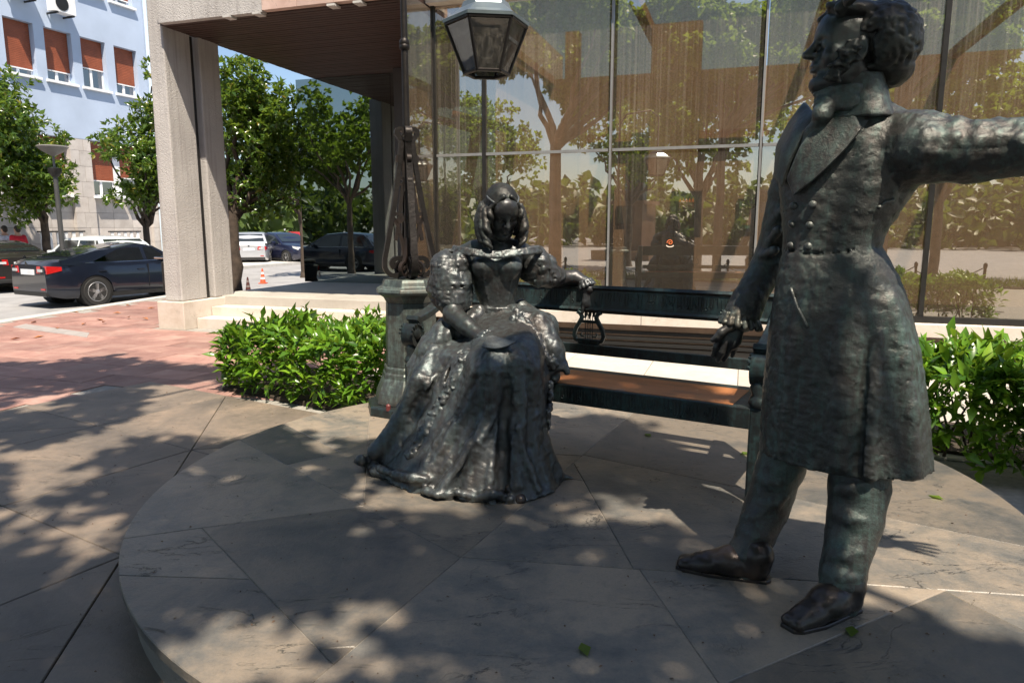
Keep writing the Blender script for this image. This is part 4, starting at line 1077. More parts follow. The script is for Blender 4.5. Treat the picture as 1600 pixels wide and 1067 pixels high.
_bl = px(930, 515, 4.6); sl_ = -(Vector((_bl.x, _bl.y))-Vector((BR.x, BR.y))).dot(bx)
lyre(sl_)

# ------------------------------------------------------------------ seated woman
wom = thing('woman_statue', 'seated bronze woman with ringlets, puffed sleeves and wide gown, holding a fan', 'statue', (-.2, 3.95, .2))
mw = M['bronze_woman']; R0 = np.eye(3)
R31 = np.array([[bx.x, nx.x, 0], [bx.y, nx.y, 0], [0, 0, 1]])
def wsec(y, l, r, b, Y): return (vp((l+r)/2, y, Y), (r-l)/2*Y/FPX, b)
gown = SDF()
gown.loft([(np.array((-.29, 3.87, .2)), .60, .37), (np.array((-.26, 3.89, .30)), .53, .35), (np.array((-.22, 3.92, .45)), .44, .31), (np.array((-.17, 3.97, .62)), .385, .285),
           (np.array((-.13, 4.02, .78)), .35, .29), (np.array((-.10, 4.12, .88)), .30, .33), (np.array((-.07, 4.24, .95)), .26, .26), (np.array((-.07, 4.35, 1.03)), .19, .15), (np.array((-.08, 4.38, 1.10)), .115, .11)], R31, 0, pw=2.0)
kneeL, kneeR = vp(770, 572, 3.74), vp(812, 560, 3.78)
gown.cone(vp(770, 520, 4.32), kneeL, .15, .115, .06); gown.cone(vp(800, 515, 4.35), kneeR, .15, .115, .06)
gown.cone(kneeL, vp(742, 740, 3.62), .11, .10, .10); gown.cone(kneeR, vp(812, 740, 3.62), .11, .10, .10)
def fold(pix, r, k=.04, sink=.45, op='+', y0=3.1, y1=4.9): ridge(gown, pix, y0, y1, r, k, sink, op)
for pix, r in (
 ([(748, 582), (726, 640), (690, 695), (654, 750)], [.040, .046, .050, .052]), ([(769, 578), (765, 640), (738, 700), (694, 764)], [.034, .036, .046, .052]),
 ([(808, 570), (814, 625), (806, 690), (806, 758)], [.036, .036, .040, .044]), ([(836, 578), (846, 640), (852, 690), (874, 738)], [.034, .038, .042, .050]),
 ([(702, 540), (674, 600), (640, 660), (604, 712)], [.036, .044, .048, .050]), ([(676, 545), (650, 590), (622, 650), (584, 704)], [.040, .048, .050, .052])): fold(pix, r, .06, .42)
for pix, r in (([(776, 650), (746, 690), (712, 734), (688, 768)], [.008, .016, .022, .026]), ([(779, 656), (770, 712), (764, 768)], [.008, .014, .020]), ([(838, 648), (810, 668), (822, 720), (842, 766)], [.010, .018, .022, .024])): fold(pix, r, .02, .25)
for pix, r in (([(791, 610), (788, 660), (785, 700), (783, 775)], [.006, .020, .030, .034]), ([(744, 590), (709, 650), (670, 716)], [.008, .016, .020]), ([(759, 586), (752, 640), (720, 700), (678, 757)], [.005, .012, .018, .018]),
               ([(699, 560), (666, 625), (628, 692)], [.008, .016, .018]), ([(823, 582), (829, 630), (832, 700), (852, 755)], [.006, .014, .018, .02]), ([(724, 545), (692, 605), (657, 665)], [.006, .012, .014]), ([(742, 694), (722, 738), (712, 770)], [.006, .016, .020])):
    fold(pix, r, .022, -.05, '-')
_hp = [(x, 772+(x-668)*.06) for x in range(664, 800, 7)]
gown.chain([p+nn*(.006+.016*math.sin(k*.95+.4*math.sin(k*.7)))+np.array((0, 0, .010+.008*math.cos(k*.8))) for k, (p, nn) in enumerate(gown.hit(_hp, 3.0, 4.6))], [.020]*len(_hp), .03)
_hl = [(664, 752), (650, 750), (634, 749), (618, 745), (602, 739), (588, 733), (574, 727), (564, 722)]
gown.chain([p+nn*(.006+.012*math.sin(k*1.7))+np.array((0, 0, .012)) for k, (p, nn) in enumerate(gown.hit(_hl, 3.0, 4.8))], [.024]*len(_hl), .03)
gown.cone(vp(620, 722, 4.00), vp(566, 722, 4.08), .07, .055, .06)
gown.cone(vp(872, 748, 3.80), vp(893, 752, 3.80), .05, .03, .04)
gown.halfspace((0, 0, .2006), (0, 0, 1))
crease = lambda a, sc, sd, az, b=.003: (lambda P: -a*np.abs(vnoise(P*np.array((1, 1, az)), sc, sd))-a*.45*np.abs(vnoise(P*np.array((1, 1, az)), sc*2.3, sd+1))+b*vnoise(P, 55, sd+2)+a*.4)
gown.disp = crease(.019, 8.0, 71, .30)
sdf_part('gown', gown, .0075, mw, wom)
# overskirt drape on the right, left panel, ruffled bands
ov = SDF()
ov.chain([vp(800, 487, 4.30), vp(836, 510, 4.17), vp(858, 548, 4.08), vp(862, 585, 4.06)], [.05, .100, .092, .055], .04)
ov.chain([vp(812, 482, 4.40), vp(850, 512, 4.30), vp(864, 560, 4.22)], [.05, .09, .07], .04)
for i in range(7):
    x = 806+i*9; ov.cone(vp(x, 486+i*3, 4.12), vp(x+14+i*2, 545+i*6, 3.99), .016, .022, .022)
ov.cone(vp(846, 592, 4.0), vp(868, 578, 4.0), .032, .022, .02); ov.disp = crease(.020, 12, 81, .5); sdf_part('overskirt', ov, .0085, mw, wom)
ol = SDF()
ol.chain([vp(748, 492, 4.30), vp(712, 512, 4.26), vp(678, 545, 4.22), vp(650, 575, 4.22)], [.06, .095, .10, .06], .05)
ol.chain([vp(690, 520, 4.18), vp(660, 580, 4.16), vp(636, 650, 4.10), vp(600, 705, 4.05)], [.06, .07, .075, .05], .05)
for pp in ([(738, 496), (718, 525), (704, 556)], [(722, 500), (698, 535), (680, 570)], [(706, 508), (676, 545), (656, 582)]): ridge(ol, pp, 3.5, 4.9, [.018, .024, .020], .04, .4)
ol.halfspace((0, 0, .2006), (0, 0, 1)); ol.disp = crease(.020, 11, 91, .45); sdf_part('overskirt', ol, .0085, mw, wom)
def lace(pix, y0, y1, wd, n, seed, s=gown):
    q = SDF(); P = []
    for i in range(26):
        f = i/25*(len(pix)-1); j = min(int(f), len(pix)-2); f -= j; P.append((pix[j][0]+(pix[j+1][0]-pix[j][0])*f, pix[j][1]+(pix[j+1][1]-pix[j][1])*f))
    H = s.hit(P, y0, y1, 120); w = wd*.0036; q.chain([p-nn*w*.62 for p, nn in H], [w]*26, .01)
    q.disp = lambda P: -.013*np.abs(vnoise(P, 34, seed))-.007*vnoise(P, 62, seed+1)+.005; return q
sdf_part('lace_band', lace([(728, 550), (708, 592), (680, 640), (655, 684), (642, 708)], 3.1, 4.9, 13, 190, 101), .006, mw, wom)
sdf_part('lace_band', lace([(806, 494), (826, 512), (842, 540), (858, 572)], 3.5, 4.9, 12, 140, 102, ov), .006, mw, wom)
sdf_part('lace_band', lace([(864, 596), (862, 630), (858, 668)], 3.3, 4.9, 5, 70, 103), .0065, mw, wom)
# bodice with waistband, seams and frilled neckline
bod = SDF()
bod.loft([wsec(492, 752, 806, .10, 4.36), wsec(478, 751, 804, .098, 4.36), wsec(455, 743, 808, .115, 4.36), wsec(430, 736, 813, .128, 4.35), wsec(408, 733, 817, .128, 4.35), wsec(396, 733, 820, .112, 4.36)], R0, 0)
bod.ell(vp(755, 415, 4.24), (.072, .06, .06), k=.05); bod.ell(vp(797, 415, 4.24), (.072, .06, .06), k=.05)
for y in (480, 485, 490, 495): bod.chain([vp(749, y, 4.34), vp(762, y+2, 4.255), vp(777, y+3, 4.235), vp(792, y+2, 4.255), vp(806, y, 4.34)], [.011]*5, .008)
ridge(bod, [(780, 402), (779, 440), (777, 474)], 3.9, 4.6, .006, .006, .2); ridge(bod, [(745, 408), (775, 411), (815, 406)], 3.9, 4.6, .006, .006, .2)
ridge(bod, [(752, 418), (758, 445), (764, 474)], 3.9, 4.6, .005, .006, .2); ridge(bod, [(806, 416), (798, 445), (793, 474)], 3.9, 4.6, .005, .006, .2)
bod.disp = crease(.005, 18, 111, .5, .0015); sdf_part('bodice', bod, .0075, mw, wom)
fr = SDF(); rg = np.random.default_rng(8)
for i in range(58):
    a = math.pi*(1.0+i/57.0)  # front half of the neckline
    c = vp(776, 393, 4.35)+np.array((math.cos(a)*.262, math.sin(a)*.172, .030*abs(math.cos(a))-.012)); fr.cone(c+np.array((0, 0, .012)), c+np.array((math.cos(a)*.010, math.sin(a)*.012, -.016)), .009, .012, .005)
fr.disp = clay(.003, 60, 112); sdf_part('neck_frill', fr, .0058, mw, wom)
# body: head, neck, shoulders, arms and hands in one skin
wb = SDF(); WS = 1.14
fw = np.array((.30, -.80, -.50)); Lw, Rw = lmap(vp(784, 334, 4.27), fw, (.06, -.35, 1), WS)
head_sdf(wb, Lw, Rw, WS, True)
wb.cone(Lw(-.02, 0, -.05), vp(778, 385, 4.36), .054*WS, .058*WS, .03)
wb.chain([vp(710, 402, 4.38), vp(742, 393, 4.37), vp(777, 388, 4.37), vp(808, 392, 4.38), vp(836, 402, 4.41)], [.050, .066, .080, .066, .050], .05)
wb.ell(vp(777, 402, 4.35), (.15, .10, .07), k=.05); wb.cone(vp(777, 400, 4.37), vp(777, 480, 4.38), .10, .08, .04)
AL = [vp(728, 400, 4.38), vp(706, 440, 4.30), vp(708, 492, 4.16), vp(730, 510, 4.06), vp(752, 528, 3.97), vp(766, 529, 3.93)]
wb.chain(AL, [.06, .062, .060, .055, .040, .036], .03)
AR = [vp(826, 402, 4.42), vp(850, 425, 4.52), vp(876, 434, 4.58), vp(898, 433, 4.60), vp(914, 441, 4.57), vp(921, 452, 4.54)]
wb.chain(AR, [.06, .06, .052, .046, .036, .034], .03)
def hand(s, wr, dirn, back, sc, curl, spread=.02, thumb=1):
    d = np.array(dirn, float); d /= np.linalg.norm(d); b = np.array(back, float); b -= d*(b @ d); b /= np.linalg.norm(b); w = np.cross(d, b)
    s.cone(wr, wr+d*.085*sc, .026*sc, .036*sc, .015, flat=(b, .52)); s.cone(wr+d*.075*sc-w*.022*sc, wr+d*.075*sc+w*.022*sc, .015*sc, .014*sc, .01)
    for i, ln in enumerate((.90, 1.0, .94, .76)):
        o = wr+d*.082*sc+w*((-1.5+i)*.0185*sc); dd = d; p = [o]
        for j, seg in enumerate((.040, .028, .022)):
            dd = dd-b*curl*(j+.5)*.55; dd = dd/np.linalg.norm(dd); p.append(p[-1]+dd*seg*ln*sc+w*((-1.5+i)*spread*.10*sc))
        s.chain(p, [.0098*sc, .0092*sc, .0084*sc, .0068*sc], .004)
    t = wr+d*.022*sc-w*.022*sc*thumb; s.chain([t, t+d*.030*sc-w*.024*sc*thumb, t+d*.058*sc-w*.030*sc*thumb-b*.010*sc, t+d*.078*sc-w*.024*sc*thumb-b*.016*sc], [.014*sc, .0125*sc, .0108*sc, .0086*sc], .006)
hand(wb, vp(762, 529, 3.945), vp(795, 529, 3.88)-vp(762, 529, 3.945), (.1, -.45, 1), 1.2, .55, thumb=-1)
hand(wb, vp(919, 449, 4.545), np.array((.03, -.06, -1.)), (.25, -1, .1), 1.2, .25)
wb.disp = clay(.0014, 50, 121); sdf_part('body', wb, .0062, M['bronze_face'], wom)
# puffed sleeves
for nm, c, r, sd in (('a', vp(702, 440, 4.27), (.128, .13, .165), 131), ('b', vp(844, 420, 4.44), (.105, .11, .112), 132)):
    s = SDF(); s.ell(c, r)
    if nm == 'a': s.ell(c+np.array((.05, .03, .10)), (.10, .10, .09), k=.05); s.ell(c+np.array((-.01, -.0, -.07)), (.10, .105, .09), k=.05); s.cone(c+np.array((.02, -.04, -.16)), c+np.array((.02, -.04, -.12)), .066, .085, .04)
    else: s.ell(c+np.array((-.05, 0, .06)), (.085, .09, .075), k=.04); s.ell(c+np.array((.045, .03, -.03)), (.08, .08, .068), k=.04); s.cone(c+np.array((.08, .05, -.045)), c+np.array((.11, .06, -.05)), .066, .058, .03)
    rg = np.random.default_rng(sd)
    for i in range(12):
        v = rg.normal(size=3); v /= np.linalg.norm(v); t = np.cross(v, rg.normal(size=3)); t /= np.linalg.norm(t); p = c+v*np.array(r)*.98
        s.cone(p-t*.07-v*.012, p+t*.05-v*.006, .012, .020, .035) if i % 2 else s.cone(p-t*.07, p+t*.07, .006, .014, .02, '-')
    s.disp = (lambda sd: (lambda P: -.030*np.abs(vnoise(P, 7, sd))-.014*np.abs(vnoise(P, 15, sd+1))-.009*np.abs(vnoise(P, 37, sd+2))-.004*np.abs(vnoise(P, 80, sd+3))+.010))(sd)
    sdf_part('puffed_sleeve', s, .0065, mw, wom)
for c, dr in ((vp(757, 530, 3.955), vp(770, 531, 3.93)-vp(745, 522, 4.0)), (vp(916, 444, 4.56), np.array((.08, -.05, -.2)))):
    q = SDF(); d = dr/np.linalg.norm(dr); a = np.cross(d, (0, 0, 1.0)); a /= np.linalg.norm(a); b = np.cross(d, a)
    for i in range(13):
        t = 2*math.pi*i/13; o = a*math.cos(t)*.046+b*math.sin(t)*.046; q.cone(c+o*.85-d*.02, c+o*1.1+d*.014, .011, .012, .005)
    q.disp = clay(.003, 60, 141); sdf_part('wrist_frill', q, .006, mw, wom)
# ringlets under a smooth parted crown with a chain across the brow
hr = SDF(); EW = lambda c, r, k=.02: hr.ell(Lw(*c), np.array(r)*WS, Rw, k*WS)
EW((-.024, 0, .058), (.106, .086, .094)); EW((-.085, 0, -.005), (.065, .075, .075)); EW((-.125, 0, .06), (.03, .034, .03))
hr.cone(Lw(.075, 0, .094), Lw(-.06, 0, .146), .004, .004, .004, '-')
rg = np.random.default_rng(15)
for q in (-1, 1):
    for i in range(20):
        f = i/19.0; top_ = Lw(.052-.135*f, q*(.078+.020*math.sin(f*3)), .045-.02*f); ln = .155+.025*rg.random(); r0 = .0105+.004*rg.random()
        dn = np.array((0, 0, -1.0)); oo = Rw[:, 1]*q; fo = Rw[:, 0]; P = []
        for t in np.linspace(0, 1, 22):
            a = t*15+i*1.3; P.append(top_+dn*ln*WS*t*1.05+oo*(.022*math.sin(t*2.6)*WS+.011*WS*math.cos(a))+np.array((fo[0], fo[1], 0))*(.011*WS*math.sin(a)+.0*t))
        hr.chain(P, [r0*WS*(.75+.35*math.sin(3.0*t+.1)) for t in np.linspace(0, 1, 22)], .006)
    for i in range(5): hr.cone(Lw(.055-.02*i, q*.02, .128-.006*i), Lw(.035-.035*i, q*.084, .05-.012*i), .010*WS, .012*WS, .01)
hr.disp = clay(.0022, 60, 151); sdf_part('hair', hr, .006, M['bronze_hair'], wom)
chain = [Lw(.088*math.cos(a)-.012, .081*math.sin(a), .082+.012*math.cos(a)-.010*math.cos(2*a)) for a in np.linspace(-1.9, 1.9, 25)]
bead(chain, .0055, 'brow_chain', mw, wom)
# fan with separate sticks, spread over the lap from the hand
root = None; ns = 10
_fp = [(764+(9 if r == 0 else 1)*0, 521) for r in (0,)]
arc = [(752+54*t, 541+6*math.sin(math.pi*t)-7*t) for t in [i/ns for i in range(ns+1)]]
fh = gown.hit(arc, 3.0, 4.9); piv = np.array(px(764, 522, 3.83)); out = []
dm = min(p[1] for p, _ in fh)-.035
for i, q in enumerate(arc): out.append(np.array(px(q[0], q[1], dm-.005*(i % 2))))
for i in range(ns):
    A0, A1 = piv+(out[i]-piv)*.12, piv+(out[i+1]-piv)*.12; B0, B1 = out[i], out[i+1]; up = np.array((0.0, .006, -.006))
    m = MB().add([Vector(p) for p in (A0, A1, B1, B0)]+[Vector(p+up) for p in (A0, A1, B1, B0)], [(3, 2, 1, 0), (4, 5, 6, 7), (0, 1, 5, 4), (1, 2, 6, 5), (2, 3, 7, 6), (3, 0, 4, 7)])
    if root is None: root = part('fan', m, mw, wom)
    else: part('fan_stick', m, mw, root)
# shoe tip below the hem
ss = SDF(); ss.cone(vp(808, 768, 3.56), vp(813, 781, 3.46), .042, .032, .02); ss.cone(vp(806, 760, 3.55), vp(800, 765, 3.50), .05, .04, .03); ss.halfspace((0, 0, .2005), (0, 0, 1)); sdf_part('shoe', ss, .006, M['bronze_shoe'], wom)
bl = SDF(); bl.cone(vp(588, 736, 3.84), vp(606, 741, 3.80), .035, .03, .01); bl.halfspace((0, 0, .2005), (0, 0, 1)); bl.disp = clay(.006, 30, 161); sdf_part('hem_block', bl, .007, mw, wom)

# ------------------------------------------------------------------ street lamp on its pedestal
PC = Vector((-.775, 5.35, 0))
lamp = thing('street_lamp', 'wrought iron lamp with six sided lantern, on an eight sided bronze pedestal', 'street lamp', (PC.x, PC.y, .2))
rot8 = math.radians(22.5-30)
mp = M['bronze_ped']
base = part('pedestal_base', MB().lathe([(.36, .2), (.36, .262), (.345, .275), (.325, .278)], PC, 8, rot8), M['bronze_bench'], lamp, bevel=.006)
part('pedestal_bell', MB().lathe([(.30, .279), (.298, .30), (.285, .36), (.255, .43), (.235, .47), (.232, .50), (.222, .515), (.222, .545), (.214, .56)], PC, 8, rot8), mp, lamp, bevel=.004)
part('pedestal_shaft', MB().lathe([(.208, .561), (.196, 1.0), (.194, 1.04)], PC, 8, rot8), mp, lamp, bevel=.004)
part('pedestal_cap', MB().lathe([(.196, 1.041), (.205, 1.06), (.222, 1.085), (.262, 1.11), (.268, 1.125), (.262, 1.145), (.225, 1.165), (.215, 1.195), (.205, 1.215)], PC, 8, rot8), mp, lamp, bevel=.003)
part('base_bolt', MB().lathe([(.018, .262), (.018, .30), (.008, .31)], PC+Vector((-.14, -.29, 0)), 8), plain('red_bolt', (.10, .02, .02), .5), base)
pole = part('pole', MB().tube([PC+Vector((0, 0, z)) for z in (1.2, 1.9, 2.25, 2.9, 3.9, 4.35)], [.030, .028, .026, .024, .021, .020], 12), M['iron'], lamp, smooth=40)
for z, r in ((2.24, .045), (2.88, .036), (2.91, .036)): part('collar', MB().lathe([(.022, z-.03), (r, z-.012), (r, z+.012), (.022, z+.03)], PC, 14), M['iron'], pole, smooth=40)
for k in range(4):
    a = math.radians(20+90*k); rdir = Vector((math.cos(a), math.sin(a), 0)); wdr = Vector((-math.sin(a), math.cos(a), 0)); P = []
    def sp(r, z): return PC+rdir*r+Vector((0, 0, z))
    for i in range(10, -1, -1): th = i*.45; P.append(sp(.075+.03*math.cos(th)-.028, 2.275+.034*math.sin(th)))   # curl at the neck
    P += [sp(.040, 2.22), sp(.060, 2.05), sp(.108, 1.75), sp(.158, 1.50), sp(.186, 1.37)]
    for i in range(24): th = -.15-i*.30; rr = .092*(1-i/34); P.append(sp(.098+rr*math.cos(th), 1.318+rr*math.sin(th)))
    leg = part('scroll_leg', MB().ribbon(P, .048, .034, wdr), M['iron'], lamp, smooth=50)
    Q = []
    for i in range(26): th = math.pi*.5-i*.32; rr = .058*(1-i/32); a2 = a+math.radians(45); Q.append(PC+Vector((math.cos(a2), math.sin(a2), 0))*(.075+rr*math.cos(th))+Vector((0, 0, 1.285+rr*math.sin(th))))
    Q = [PC+Vector((math.cos(a+.785)*.03, math.sin(a+.785)*.03, 1.52)), PC+Vector((math.cos(a+.785)*.045, math.sin(a+.785)*.045, 1.40))]+Q
    part('inner_scroll', MB().ribbon(Q, .028, .017, Vector((-math.sin(a+.785), math.cos(a+.785), 0))), M['iron_rusty'], leg, smooth=50)
    Q = [sp(.028, 1.30), sp(.050, 1.48), sp(.085, 1.62)]
    for i in range(18): th = .4+i*.36; rr = .044*(1-i/26); Q.append(sp(.078+rr*math.cos(th), 1.66+rr*math.sin(th)))
    part('inner_scroll', MB().ribbon(Q, .034, .024, wdr), M['iron_rusty'], leg, smooth=50)
    Q = [sp(.10, 1.50), sp(.060, 1.74), sp(.040, 1.90)]
    for i in range(16): th = math.pi-.3-i*.36; rr = .036*(1-i/24); Q.append(sp(.062+rr*math.cos(th), 1.93+rr*math.sin(th)))
    part('inner_scroll', MB().ribbon(Q, .032, .023, wdr), M['iron_rusty'], leg, smooth=50)
    Q = []
    for i in range(16, -1, -1): th = -math.pi+.2+i*.38; rr = .032*(1-i/24); Q.append(sp(.056+rr*math.cos(th), 2.10+rr*math.sin(th)))
    Q += [sp(.03, 2.02), sp(.028, 1.86)]; part('inner_scroll', MB().ribbon(Q, .032, .023, wdr), M['iron_rusty'], leg, smooth=50)
LC = px(760, 60, 4.9); LX, LY = LC.x, LC.y
k49 = 4.9/FPX
zb, zt_, zr = px(760, 116, 4.9).z, px(760, 36, 4.9).z, px(760, -2, 4.9).z
rb, rt = 33*k49, 60*k49; rot6 = math.radians(0+8)
def hexring(r, z): return [Vector((LX+r*math.cos(rot6+math.pi/3*i), LY+r*math.sin(rot6+math.pi/3*i), z)) for i in range(6)]
lr = part('lantern_roof', MB().lathe([(.285, zt_-.012), (.287, zt_+.008), (.235, zt_+.035), (.165, zt_+.088), (.150, zt_+.125), (.09, zt_+.142), (.03, zt_+.158)], (LX, LY, 0), 6, rot6), M['lamp_roof'], lamp)
A, B_ = hexring(rb, zb), hexring(rt, zt_-.02)
for i in range(6):
    part('lantern_bar', MB().tube([A[i], B_[i]], .0115, 6), M['iron'], lamp)
    c = Vector((LX, LY, 0)); q = [A[i], A[(i+1) % 6], B_[(i+1) % 6], B_[i]]; q2 = [p+((c-Vector((p.x, p.y, 0))).normalized()*.006) for p in q]
    part('lantern_pane', MB().add(q+q2, [(0, 1, 2, 3), (7, 6, 5, 4), (0, 4, 5, 1), (1, 5, 6, 2), (2, 6, 7, 3), (3, 7, 4, 0)]), M['lampglass'], lamp)
    part('lantern_rim', MB().tube([A[i], A[(i+1) % 6]], .012, 6), M['iron'], lamp); part('lantern_rim', MB().tube([B_[i], B_[(i+1) % 6]], .012, 6), M['iron'], lamp)
part('bulb', MB().lathe([(.012, zt_-.08), (.035, zt_-.11), (.05, zt_-.17), (.035, zt_-.215), (.01, zt_-.225)], (LX, LY, 0), 14), plain('bulb_glass', (.6, .6, .58), .3), lamp, smooth=True)
arm = [PC+Vector((0, 0, 3.55)), PC+Vector((.10, -.09, 3.75)), Vector((LX-.12, LY+.12, 3.82)), Vector((LX, LY, 3.70)), Vector((LX, LY, zt_+.15))]
part('bracket_arm', MB().tube(arm, .018, 8), M['iron'], lamp, smooth=50)
# ------------------------------------------------------------------ foliage
def leaf_arrays(P, D, N, ln, wd, droop=.18, fold=.22):
    D = D/np.linalg.norm(D, axis=1)[:, None]; N = N-D*(N*D).sum(1)[:, None]; N = N/(np.linalg.norm(N, axis=1)[:, None]+1e-9); S = np.cross(D, N)
    ln = np.asarray(ln)[:, None]; wd = np.asarray(wd)[:, None]
    base = P; mid = P+D*ln*.48; tip = P+D*ln-N*ln*droop
    l = mid+S*wd*.5+N*wd*fold; r = mid-S*wd*.5+N*wd*fold; c = mid-N*wd*.02
    V = np.stack([base, l, c, r, tip], 1).reshape(-1, 3); n = len(P); o = (np.arange(n)*5)[:, None]
    F = np.concatenate([o+np.array([[0, 2, 1]]), o+np.array([[0, 3, 2]]), o+np.array([[1, 2, 4]]), o+np.array([[2, 3, 4]])], 1).reshape(-1, 3)
    return V, F
def tri_mesh(V, F):
    m = bpy.data.meshes.new('m'); m.vertices.add(len(V)); m.vertices.foreach_set('co', np.asarray(V, np.float32).ravel())
    m.loops.add(len(F)*3); m.loops.foreach_set('vertex_index', np.asarray(F, np.int32).ravel()); m.polygons.add(len(F))
    m.polygons.foreach_set('loop_start', np.arange(0, len(F)*3, 3, dtype=np.int32)); m.update(calc_edges=True); return m
def leaf_mesh(P, D, N, ln, wd, **k): return tri_mesh(*leaf_arrays(P, D, N, ln, wd, **k))
def crown_points(blobs, dens, rg, shell=.55):
    P = []; O = []
    for (c, r) in blobs:
        r = np.array(r if hasattr(r, '__len__') else (r, r, r*.8)); n = max(6, int(dens*r[0]*r[1]))
        v = rg.normal(size=(n, 3)); v /= np.linalg.norm(v, axis=1)[:, None]; rad = shell+(1-shell)*rg.random(n)**.6
        lump = 1+.22*np.sin(v[:, 0]*5+c[0]*3)*np.sin(v[:, 1]*4+c[1]*2)*np.sin(v[:, 2]*5+c[2])
        P.append(np.array(c)+v*r*(rad*lump)[:, None]); O.append(v)
    return np.concatenate(P), np.concatenate(O)
def leaf_cloud(blobs, dens, size, rg, per=5, aspect=.42, shell=.55, up=.5):
    C, O = crown_points(blobs, dens, rg, shell); n = len(C)
    P = np.repeat(C, per, 0); o = np.repeat(O, per, 0); D = o*.6+rg.normal(size=P.shape)*.75; D[:, 2] += .05
    N = rg.normal(size=P.shape)*.45+o*.45; N[:, 2] += up; ln = size*(.7+.6*rg.random(len(P)))
    return leaf_mesh(P, D, N, ln, ln*aspect)
def limb(mb, a, b, r0, r1, rg, n=7, wob=.12):
    a = np.array(a, float); b = np.array(b, float); P = []
    for i in range(n): t = i/(n-1); P.append(a+(b-a)*t+rg.normal(size=3)*wob*math.sin(t*math.pi)*np.array((1, 1, .3)))
    mb.tube(P, [r0+(r1-r0)*i/(n-1) for i in range(n)], 9); return P
def tree(name, label, base, blobs, dens, size, trunk_r, fork, leaf, bark, seed, group=None, per=5, aspect=.42, shell=.5, lean=(0, 0)):
    rg = np.random.default_rng(seed); t = thing(name, label, 'tree', base, group)
    m = MB(); b = np.array(base, float); f = b+np.array((lean[0], lean[1], fork))
    limb(m, b-np.array((0, 0, .05)), f, trunk_r, trunk_r*.78, rg, 8, .014)
    m.tube([b+np.array((0, 0, z)) for z in (-.05, .06, .22)], [trunk_r*1.5, trunk_r*1.25, trunk_r], 10)
    k = 0
    for (c, r) in blobs[::max(1, len(blobs)//9)]:
        limb(m, f-np.array((0, 0, .1*(k % 3))), np.array(c)*.9+f*.1, trunk_r*.5, .02, rg, 8, .10); k += 1
    part('trunk', m, bark, t, smooth=60, fix=False)
    link('crown', leaf_cloud(blobs, dens, size, rg, per, aspect, shell), leaf, t, kind='stuff')
    return t
def blobset(c, R, n, r, seed, flat=.9):
    rg = np.random.default_rng(seed); out = []
    for i in range(n):
        v = rg.normal(size=3); v /= np.linalg.norm(v); q = np.array(c)+v*np.array(R)*(.45+.5*rg.random()); out.append((q, r*(.7+.6*rg.random())))
    return out
GM = 'glossy leaved street trees'
c = px(12, 240, 22); tree('magnolia_tree', 'glossy magnolia at the left edge of the view, over the two walkers', (-15.0, 22.9, -.02), blobset(c, (1.55, 1.3, 2.0), 26, .75, 1), 150, .18, .14, 1.9, M['leaf_mag'], M['bark'], 1, GM, 6)
c = px(222, 255, 22.5); tree('magnolia_tree', 'glossy magnolia rising behind the white hatchback, left of the pillar', (-11.7, 22.8, -.02), blobset(c, (1.15, 1.1, 1.75), 22, .62, 2)+[(px(238, 110, 22.5), .35), (px(246, 175, 22.5), .5)], 140, .18, .12, 1.7, M['leaf_mag'], M['bark'], 2, GM, 6)
c = px(404, 215, 15.6); tree('magnolia_tree', 'full glossy magnolia right of the pillar with its dark trunk beside the platform', (-5.92, 15.1, -.02), blobset(c, (.92, .9, 1.6), 34, .52, 3)+[(px(372, 300, 15.3), .5), (px(420, 320, 15.4), .42), (px(455, 305, 15.6), .38), (px(380, 120, 15.4), .5)], 190, .15, .15, 1.9, M['leaf_mag'], M['bark'], 3, GM, 6)
tree('magnolia_tree', 'smaller magnolia farther down the street, seen past the mirror glass', (-7.2, 24.5, -.13), blobset(px(470, 260, 24.5), (1.0, 1.0, 1.3), 12, .6, 4), 55, .24, .12, 1.9, M['leaf_mag'], M['bark'], 4, GM, 5)
# plane trees that shade the plinth from behind the viewer; they also show in the facade glass
LIT = [(-1.15, 2.3, .22), (-.72, 2.15, .32), (-2.4, 3.6, .36), (-2.9, 3.3, .2), (-3.3, 4.6, .40), (-.15, 3.35, .30), (1.1, 2.6, .30), (1.75, 2.2, .34), (.55, 3.3, .35), (-1.35, 5.0, .45), (2.0, 3.0, .45), (-4.4, 6.3, .42), (-2.9, 5.8, .3), (-.3, 4.5, .28), (-.65, 4.9, .42), (-.75, 4.3, .26), (-.35, 5.25, .3)]
rg = np.random.default_rng(77); SH = []
for gy in np.arange(-1.5, 8.6, .62):
    for gx in np.arange(-8.0, 4.2, .62):
        x, y = gx+rg.normal()*.12, gy+rg.normal()*.12
        edge = 8.15+.25*math.sin(x*2.1) if x < -2.6 else (6.3 if x < -1.9 else 4.75+.25*math.sin(x*3))
        if y > edge or x < -7.2: continue
        if (x > .9 and y > 2.5 or y > 3.75 and x > -1.7 or y > 5.2 and x > -3.4) and rg.random() < .66: continue
        if any((x-a)**2+(y-b)**2 < (r+.16)**2 for a, b, r in LIT): continue
        h = 5.6+2.0*rg.random(); SH.append((x, y, np.array((x+SUN_H[0]*(h-.1), y+SUN_H[1]*(h-.1), h)), .40+.10*rg.random()))
TR = [((-5.3, .55, -.02), 4.0, (-5.2, 3.0)), ((2.9, -1.6, -.02), 4.3, (2.2, 2.6)), ((-1.7, -2.9, -.02), 4.4, (-1.6, 1.6))]
lab = ['broad plane tree on the terrace left of the viewer, shading the paving', 'plane tree behind the viewer on the right, shading the standing figure', 'plane tree straight behind the viewer, shading the plinth']
def near(x, y): return min(range(3), key=lambda i: (x-TR[i][2][0])**2+(y-TR[i][2][1])**2)
